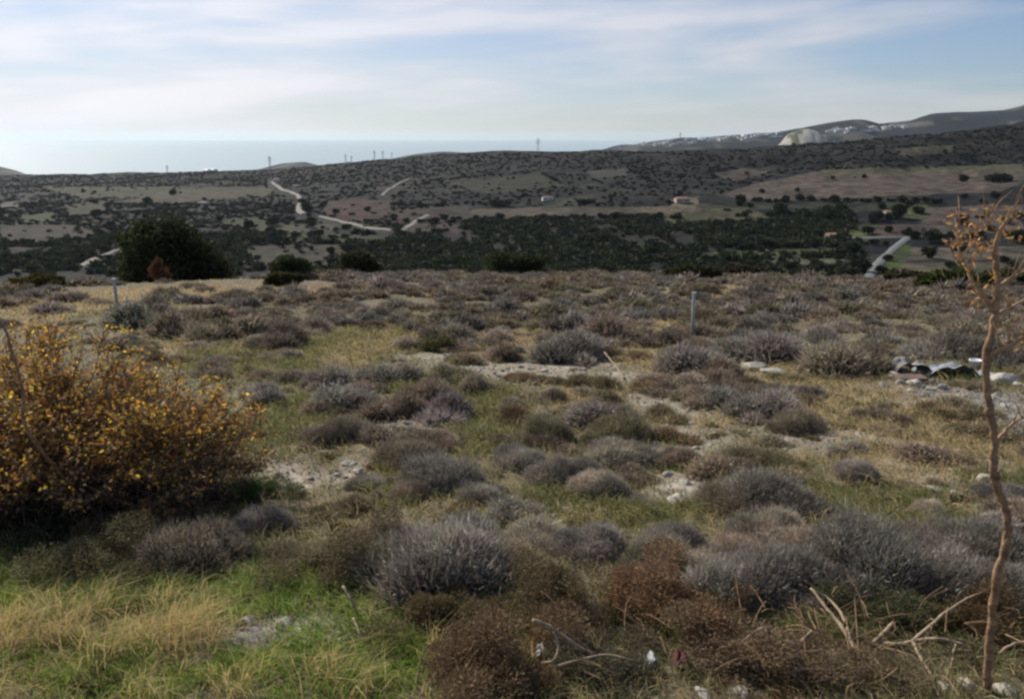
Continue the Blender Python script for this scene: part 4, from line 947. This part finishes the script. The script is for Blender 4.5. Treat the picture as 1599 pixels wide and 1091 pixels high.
# ------------------------------------------------------------------ stakes
def stake(px, base, top, wpx, label):
    p = at(px, base); h = (base-top)/FPX*p.y*1.03; e = tag(empty('marker_stake', p), label, 'stake', 'white marker stakes')
    w = wpx/FPX*p.y; b = MB(); b.tube([(0, 0, -.2), (.004, 0, h*.5), (0, 0, h-.03), (0, 0, h)], [w/2, w/2*1.02, w/2*.97, w/2*.8], 8, .04); obj('post', b.data('post', M_WHITE, None, True), e)
    b = MB(); b.tube([(0, 0, h-.012), (0, 0, h+.02)], w*.62, 8); obj('cap', b.data('cap', M_WHITE), e); return e
stake(1080, 527, 457, 5.2, 'white marker stake standing in the scrub right of centre')
stake(184, 487, 436, 5.2, 'white marker stake standing in the scrub at the far left')

# ------------------------------------------------------------------ stones
def rock_mesh(seed, flat=.6):
    r = np.random.default_rng(seed); import bmesh
    bm = bmesh.new(); bmesh.ops.create_icosphere(bm, subdivisions=3, radius=1)
    pl = r.normal(size=(11, 3)); pl /= np.linalg.norm(pl, axis=1, keepdims=True); off = r.uniform(.55, .85, 11)
    for v in bm.verts:
        c = np.array(v.co)
        for n_, o_ in zip(pl, off):
            d = c@n_
            if d > o_: c = c-n_*(d-o_)*.93
        c = c*(1+.03*math.sin(c[0]*9+seed)+.03*math.sin(c[1]*11)); v.co = (c[0], c[1], c[2]*flat)
    me = bpy.data.meshes.new('rock'); bm.to_mesh(me); bm.free(); return me
ROCKS = [rock_mesh(700+i, random.uniform(.45, .75)) for i in range(8)]
for m_ in ROCKS: m_.materials.append(M_STONE)
ROCKS_G = [m_.copy() for m_ in ROCKS]
for m_ in ROCKS_G: m_.materials.clear(); m_.materials.append(M_STONE_G)
def rock(px, py, wpx, label, grp='pale stones lying on the plateau', grey=False, name='stone', hs=1.0, ym=0):
    p = at(px, min(py, 1090)); d = p.length; s = wpx/FPX*d/2
    o = obj(name, random.choice(ROCKS_G if grey else ROCKS)); o.location = (p.x, p.y, p.z+s*.22); o.scale = (s, s*random.uniform(.7, 1.1), s*random.uniform(.7, 1.)*hs); o.rotation_euler = (random.uniform(-.2, .2), random.uniform(-.2, .2), random.uniform(0, 6.28))
    return tag(o, label, 'stone', grp)
random.seed(55)
for px, py, w, lab in [(1070,757,22,'white rock right of the pale grey round shrub'),(1058,782,38,'flat pale rock below the white rock in the centre field'),(1042,742,20,'small cream stone above the white rock'),
  (886,799,22,'cream stone in the mossy patch right of the largest shrub'),(868,806,18,'small tan stone left of the cream stone'),(880,815,20,'low tan stone under the cream stone'),
  (430,768,42,'flat whitish rock at the near end of the pale stones'),(545,726,26,'pale rock at the top of the left stony patch'),(560,738,24,'pale rock right of the one at the top of the stony patch'),
  (446,978,38,'angular white stone, right one of the foreground pair'),(388,972,28,'angular white stone, left one of the foreground pair'),(478,1003,26,'grey white flat stone right of the foreground pair'),
  (512,1003,26,'grey white flat stone farthest right in the foreground grass'),(70,958,30,'white flat stone at the left among dry grass'),(420,920,22,'cream stone on the green verge'),(460,943,22,'round cream stone above the angular pair'),
  (352,968,18,'small grey stone left of the angular pair'),(380,890,16,'small pale stone at the foot of the loose grey shrub'),(447,838,12,'tiny white stone in the loose grey shrub'),
  (1457,767,24,'cream flat stone on the right slope'),(1536,751,30,'pale flat stone left of the bare trunk'),(1497,775,22,'pale flat stone below the one by the bare trunk'),(1385,822,18,'whitish stone behind the right thicket'),
  (1346,822,26,'grey white stone behind the right thicket'),(1152,1084,34,'whitish stone at the bottom edge right of the red scrap'),(1098,1086,34,'yellowish stone at the bottom edge below the red scrap'),(1568,1080,30,'white round stone at the foot of the bare tree'),
  (1476,1074,20,'small grey stone left of the bare tree foot'),(1510,1070,28,'pale stone touching the bare tree foot'),(205,485,34,'white rock on the ground right of the left stake'),(200,472,18,'small white rock above the one beside the left stake'),
  (92,444,16,'white stone at the far left edge of the plateau'),(868,443,20,'pale boulder near the far edge at the centre'),(1175,577,44,'long white slab left of the dry grass slope'),(1208,586,40,'white slab right of the long one'),
  (1568,597,44,'pale slab behind the bare trunk, right of the bucket'),(1595,604,20,'pale stone at the right picture edge by the slab'),(327,607,14,'white stone in the gap right of the yellow bush'),
  (1272,573,20,'pinkish stone on the crest of dry grass'),(1040,835,14,'small white stone in the mossy patch'),(1075,818,16,'small pale stone below the flat pale rock')]:
    rock(px, py, w, lab, hs=.8)
for i in range(120):
    zx = random.choice([(810,580,130,14,'on the gravel patch'),(1060,660,60,50,'on the stony path'),(485,748,95,28,'on the left stony patch'),(1440,730,150,30,'on the right stony slope'),(1490,625,110,22,'on the grey gravel at the right'),(440,985,110,35,'in the grass of the left foreground'),(1300,1076,280,14,'at the bottom edge in the right foreground'),(610,680,50,18,'on the pale soil left of centre')])
    px, py = random.gauss(zx[0], zx[2]*.6), random.gauss(zx[1], zx[3]*.6)
    if py > 1088: continue
    rock(px, py, random.uniform(6, 15), 'small pale loose stone %s' % zx[4], 'small loose stones', grey=random.random() < .3, name='small_stone')
def gravel():
    import itertools
    arr = []; base = np.array([(1,0,0),(-.6,.8,0),(-.5,-.8,0),(0,0,.7),(.1,0,-.6)]); F0 = np.array([(0,1,3),(1,2,3),(2,0,3),(1,0,4),(2,1,4),(0,2,4)])
    n = 60000; Y = 3+rng.random(n)**1.3*24; X = rng.uniform(-.72, .72, n)*Y*1.04; w = cover(X, Y); p = w['s']*.9+w['e']*.9+.05+.1*w['d']; k = rng.random(n) < p; X = X[k]; Y = Y[k]; m = len(X)
    Z = Zf(X, Y); s = rng.uniform(.006, .020, m)*(.6+Y/14); a = rng.uniform(0, 6.28, m); co, si = np.cos(a)*s, np.sin(a)*s
    B = base[None]*(1+.3*rng.normal(size=(m, 5, 3)))
    V = np.stack([B[..., 0]*co[:, None]-B[..., 1]*si[:, None]+X[:, None], B[..., 0]*si[:, None]+B[..., 1]*co[:, None]+Y[:, None], B[..., 2]*s[:, None]+Z[:, None]+s[:, None]*.2], -1).reshape(-1, 3)
    F = (F0[None]+np.arange(m)[:, None, None]*5).reshape(-1, 3); cc = np.repeat(np.array((.34, .31, .26))*(1+.3*rng.normal(size=(m, 1))), 5, 0)
    o = obj('gravel', mesh('gravel', V, F, M_GRAV, np.clip(cc, .05, .8))); tag(o, 'loose pale gravel scattered over the bare soil', 'gravel', kind='stuff')
M_GRAV = mat_leaf('gravel_stone', 0.0, objcol=False, rough=.95)
gravel()

# ------------------------------------------------------------------ debris at the right and litter
M_TARP = mat_plain('blue_grey_sheet', (.24, .26, .28), .6, .2, 5, .3)
M_DARKT = mat_plain('dark_sheet', (.20, .20, .195), .8, .3, 4, .3)
def sheet(px, py, wpx, dpx, mat, label, name, h=.08, cat='sheet', seed=1, grp=None):
    p = at(px, py); w = wpx/FPX*p.length; a = at(px, py-dpx); d = max(.3 if py < 700 else .1, a.y-p.y); n, m = 22, 14
    u, v = np.meshgrid(np.linspace(-.5, .5, n), np.linspace(0, 1, m)); edge = .06*(fbm(u*6, v*6, seed, 2)-.5)
    X = p.x+(u+edge)*w; Y = p.y+(v+edge)*d; Z = Zf(X, Y)+.03+h*(fbm(u*3.5, v*3.5, seed+3, 3))*2*(1-np.abs(2*u)**3)
    V = np.stack([X, Y, Z], -1).reshape(-1, 3)-np.array(p); N_ = n*m; F = grid_faces(m, n)
    V2 = V.copy(); V2[:, 2] -= .012; F = np.concatenate([F, F[:, ::-1]+N_])
    o = obj(name, mesh(name, np.concatenate([V, V2]), F, mat, None, True)); o.location = p; tag(o, label, cat, grp); return o
sheet(1490, 590, 70, 10, M_TARP, 'crumpled blue grey sheet lying left of the bare trunk', 'plastic_sheet', .12, seed=3)
sheet(1428, 588, 56, 8, M_DARKT, 'crumpled dull grey sheet on the rubble left of the blue grey one', 'plastic_sheet', .14, seed=5)
sheet(1545, 592, 30, 6, M_TARP, 'small pale scrap of sheet beside the white bucket', 'plastic_scrap', .05, seed=8)
for px, py, w in [(1398,590,26),(1412,584,22),(1440,583,20),(1405,600,20),(1430,602,28),(1455,597,16),(1380,603,18),(1470,606,20),(1420,612,16),(1445,618,16)]:
    rock(px, py, w, 'broken stone of the rubble heap left of the blue grey sheet', 'rubble heap stones', grey=random.random() < .5, name='rubble_stone', hs=.9)
b = MB(); 
def plank(px, py, lpx, label, mat, rz, name='plank', t=.05, w=.18):
    p = at(px, py); l = lpx/FPX*p.length; b = MB(); b.box((0, 0, 0), (l, w, t)); o = obj(name, b.data(name, mat)); o.location = (p.x, p.y, p.z+.05); o.rotation_euler = (.1, .06, rz); return tag(o, label, name)
plank(1420, 597, 44, 'brown board in the rubble heap', mat_plain('red_brown_wood', (.17, .12, .095), .85, .3, 12, .3), .2)
def bucket(px, py, wpx):
    p = at(px, py); r = wpx/FPX*p.length/2; h = r*2.1; e = tag(empty('bucket', p), 'small white plastic bucket beside the bare trunk near the rubble', 'bucket'); n = 20; b = MB()
    prof = [(r*.8, 0), (r, h), (r*1.08, h), (r*1.08, h*.93), (r*1.0, h*.92)]; pr = [(r*.78, .004)] + [(r*.8, 0), (r*.98, h*.9), (r*1.08, h*.92), (r*1.08, h), (r*.94, h), (r*.76, .02), (0.001, .02)]
    V = [(q*math.cos(6.2832*k/n), q*math.sin(6.2832*k/n), z) for q, z in pr for k in range(n)]; F = []
    for i in range(len(pr)-1):
        for k in range(n): a = i*n+k; c = i*n+(k+1) % n; F += [(a, c, c+n), (a, c+n, a+n)]
    b.add(V, F); obj('pail', b.data('pail', mat_plain('white_plastic', (.75, .75, .74), .5, .05, 3, 0), None, True), e)
    b = MB(); b.tube([(math.cos(a)*r*1.1, math.sin(a)*r*.4-.02, h*.9-math.sin(a)*h*.25) for a in np.linspace(0, math.pi, 12)], r*.05, 5); obj('handle', b.data('handle', M_STEEL), e)
bucket(1521, 579, 15)
M_RED = mat_plain('faded_red_cloth', (.12, .04, .038), .9, .3, 14, .4)
M_LIT = mat_plain('pale_blue_litter', (.34, .38, .38), .6, .2, 10, .3)
sheet(1067, 1054, 20, 8, M_RED, 'faded red scrap lying in the brush at the bottom', 'red_scrap', .06, 'scrap', 11)
sheet(1022, 1053, 16, 5, M_LIT, 'pale blue white litter left of the red scrap', 'litter', .04, 'litter', 13)
sheet(845, 1035, 14, 6, M_LIT, 'small pale litter under the broken stem', 'litter', .03, 'litter', 15)

# ------------------------------------------------------------------ grass
def grass(name, label, n, key, sampler, colfun, lenf, widf, seed, lean=.35, ymax=24):
    r = np.random.default_rng(seed); u = r.random(n); Y = 2.4*(ymax/2.4)**(u**.85); X = r.uniform(-.98, 1.02, n)*(Y+.4)
    w = cover(X, Y); p = sampler(w, X, Y); k = r.random(n) < p; X = X[k]; Y = Y[k]; m = len(X)
    # tufts: pull blades to nearby centres
    P = np.stack([X, Y, Zf(X, Y)-.01], 1); tf = vnoise(X/.12, Y/.12, seed); tall = .5+1.0*fbm(X/.4, Y/.4, seed+1, 3)
    Ln = lenf(Y, r, m)*tall*(.6+.8*tf); W = widf(Y, r, m)
    a = 6.28*fbm(X/.35, Y/.35, seed+2, 2)+r.normal(size=m)*1.2; D = np.stack([np.cos(a)*lean, np.sin(a)*lean, np.ones(m)], 1)+r.normal(size=(m, 3))*np.array((.25, .25, .1))
    D /= np.linalg.norm(D, axis=1, keepdims=True); q = r.normal(size=(m, 3)); q[:, 2] = 0; S = np.cross(D, q); S /= np.linalg.norm(S, axis=1, keepdims=True)+1e-9
    mid = P+D*Ln[:, None]*.6; tip = P+(D*np.array((1.8, 1.8, .9)))*Ln[:, None]
    V = np.stack([P-S*W[:, None]/2, P+S*W[:, None]/2, mid+S*W[:, None]*.35, mid-S*W[:, None]*.35, tip], 1).reshape(-1, 3); i = np.arange(m)*5
    F = np.concatenate([np.stack([i, i+1, i+2], 1), np.stack([i, i+2, i+3], 1), np.stack([i+3, i+2, i+4], 1)])
    cc = np.repeat(np.clip(colfun(X, Y, r, m)*(1+.25*r.normal(size=(m, 1))), .01, 1), 5, 0)
    o = obj(name, mesh(name, V, F, M_GRASS, cc)); tag(o, label, 'grass', kind='stuff')
def gcol(a, b):
    def f(X, Y, r, m): k = r.random((m, 1)); return np.array(a)*k+np.array(b)*(1-k)
    return f
def gmix(X, Y, r, m):
    f = (sst(5.2, 3.6, Y)*sst(.6, -.2, X))[:, None] if False else ((1-sst(3.8, 5.4, Y))*(1-sst(-.3, .6, X)))[:, None]
    k = r.random((m, 1)); a = np.array((.14, .25, .045))*k+np.array((.30, .36, .08))*(1-k); b = np.array((.145, .16, .058))*k+np.array((.27, .25, .11))*(1-k); return a*f+b*(1-f)
grass('green_grass', 'green grass growing between the shrubs', 560000, 'g', lambda w, X, Y: w['g']*.9*(1-.5*w['d'])*np.clip(1-w['e']*.6-w['s']*.8, 0, 1)+(.18-.10*sst(7, 14, Y))*(1-w['s'])*(1-w['e']),
      gmix, lambda Y, r, m: r.uniform(.04, .12, m)*(1+Y/40), lambda Y, r, m: r.uniform(.003, .006, m)*(.7+Y/6), 801)
grass('dry_grass', 'dry yellow grass growing between the shrubs', 430000, 'd', lambda w, X, Y: w['d']*.85+w['r']*.4+.07*w['g']+(.20-.13*sst(7, 14, Y))*(1-w['s']*.8)*(1-w['e']*.6)*(1-.8*w['g']),
      gcol((.54, .43, .24), (.38, .30, .16)), lambda Y, r, m: r.uniform(.05, .15, m)*(1+Y/90), lambda Y, r, m: r.uniform(.003, .005, m)*(.7+Y/6), 811, .6, 44)
def tall_grass():
    r = np.random.default_rng(91); Ps = []; Ls = []
    for cx_, cy_, sx, sy, n in [(230,1010,80,30,800),(60,995,70,30,600),(150,955,150,20,150),(560,1060,120,40,160),(330,1060,150,30,260),(640,1075,60,25,130),(60,1090,120,30,350)]:
        p = at(cx_, min(cy_, 1088)); sxw = sx/FPX*p.length; a = at(cx_, min(cy_+sy, 1089)); b_ = at(cx_, cy_-sy); sy_ = max((b_.y-a.y)/2, .2)
        tc = r.normal(size=(n//40+1, 2))*np.array((sxw, sy_))*.7+np.array((p.x, p.y)); k = r.integers(0, len(tc), n)
        Ps.append(tc[k]+r.normal(size=(n, 2))*.045)
    XY = np.concatenate(Ps); n = len(XY); P = np.stack([XY[:, 0], XY[:, 1], Zf(XY[:, 0], XY[:, 1])-.01], 1)
    Ln = r.uniform(.12, .36, n); D = np.stack([r.normal(.25, .35, n), r.normal(-.1, .3, n), np.ones(n)], 1); D /= np.linalg.norm(D, axis=1, keepdims=True)
    q = r.normal(size=(n, 3)); q[:, 2] = 0; S = np.cross(D, q); S /= np.linalg.norm(S, axis=1, keepdims=True); W = r.uniform(.0022, .0045, n)
    m1 = P+D*Ln[:, None]*.55; tip = P+D*np.array((1.9, 1.9, .85))*Ln[:, None]
    V = np.stack([P-S*W[:, None]/2, P+S*W[:, None]/2, m1+S*W[:, None]*.4, m1-S*W[:, None]*.4, tip], 1).reshape(-1, 3); i = np.arange(n)*5
    F = np.concatenate([np.stack([i, i+1, i+2], 1), np.stack([i, i+2, i+3], 1), np.stack([i+3, i+2, i+4], 1)])
    k = r.random((n, 1)); cc = np.repeat(np.array((.66, .50, .23))*k+np.array((.38, .33, .15))*(1-k), 5, 0)
    o = obj('tall_dry_grass', mesh('tall_dry_grass', V, F, M_GRASS, cc)); tag(o, 'tall golden dry grass in the left foreground', 'grass', kind='stuff')
tall_grass()

# ------------------------------------------------------------------ haze
def haze():
    m = bpy.data.materials.new('haze'); m.use_nodes = True; nt = m.node_tree; nt.nodes.clear()
    out = nt.nodes.new('ShaderNodeOutputMaterial'); v = nt.nodes.new('ShaderNodeVolumePrincipled'); v.inputs['Density'].default_value = HAZE; v.inputs['Color'].default_value = (.74, .90, 1, 1); v.inputs['Anisotropy'].default_value = .35
    nt.links.new(v.outputs[0], out.inputs['Volume'])
    b = MB(); b.box((0, 0, -246), (124000, 124000, 480)); o = obj('haze', b.data('haze', m)); tag(o, kind='stuff')
HAZE = 1.8e-5
if HAZE: haze()
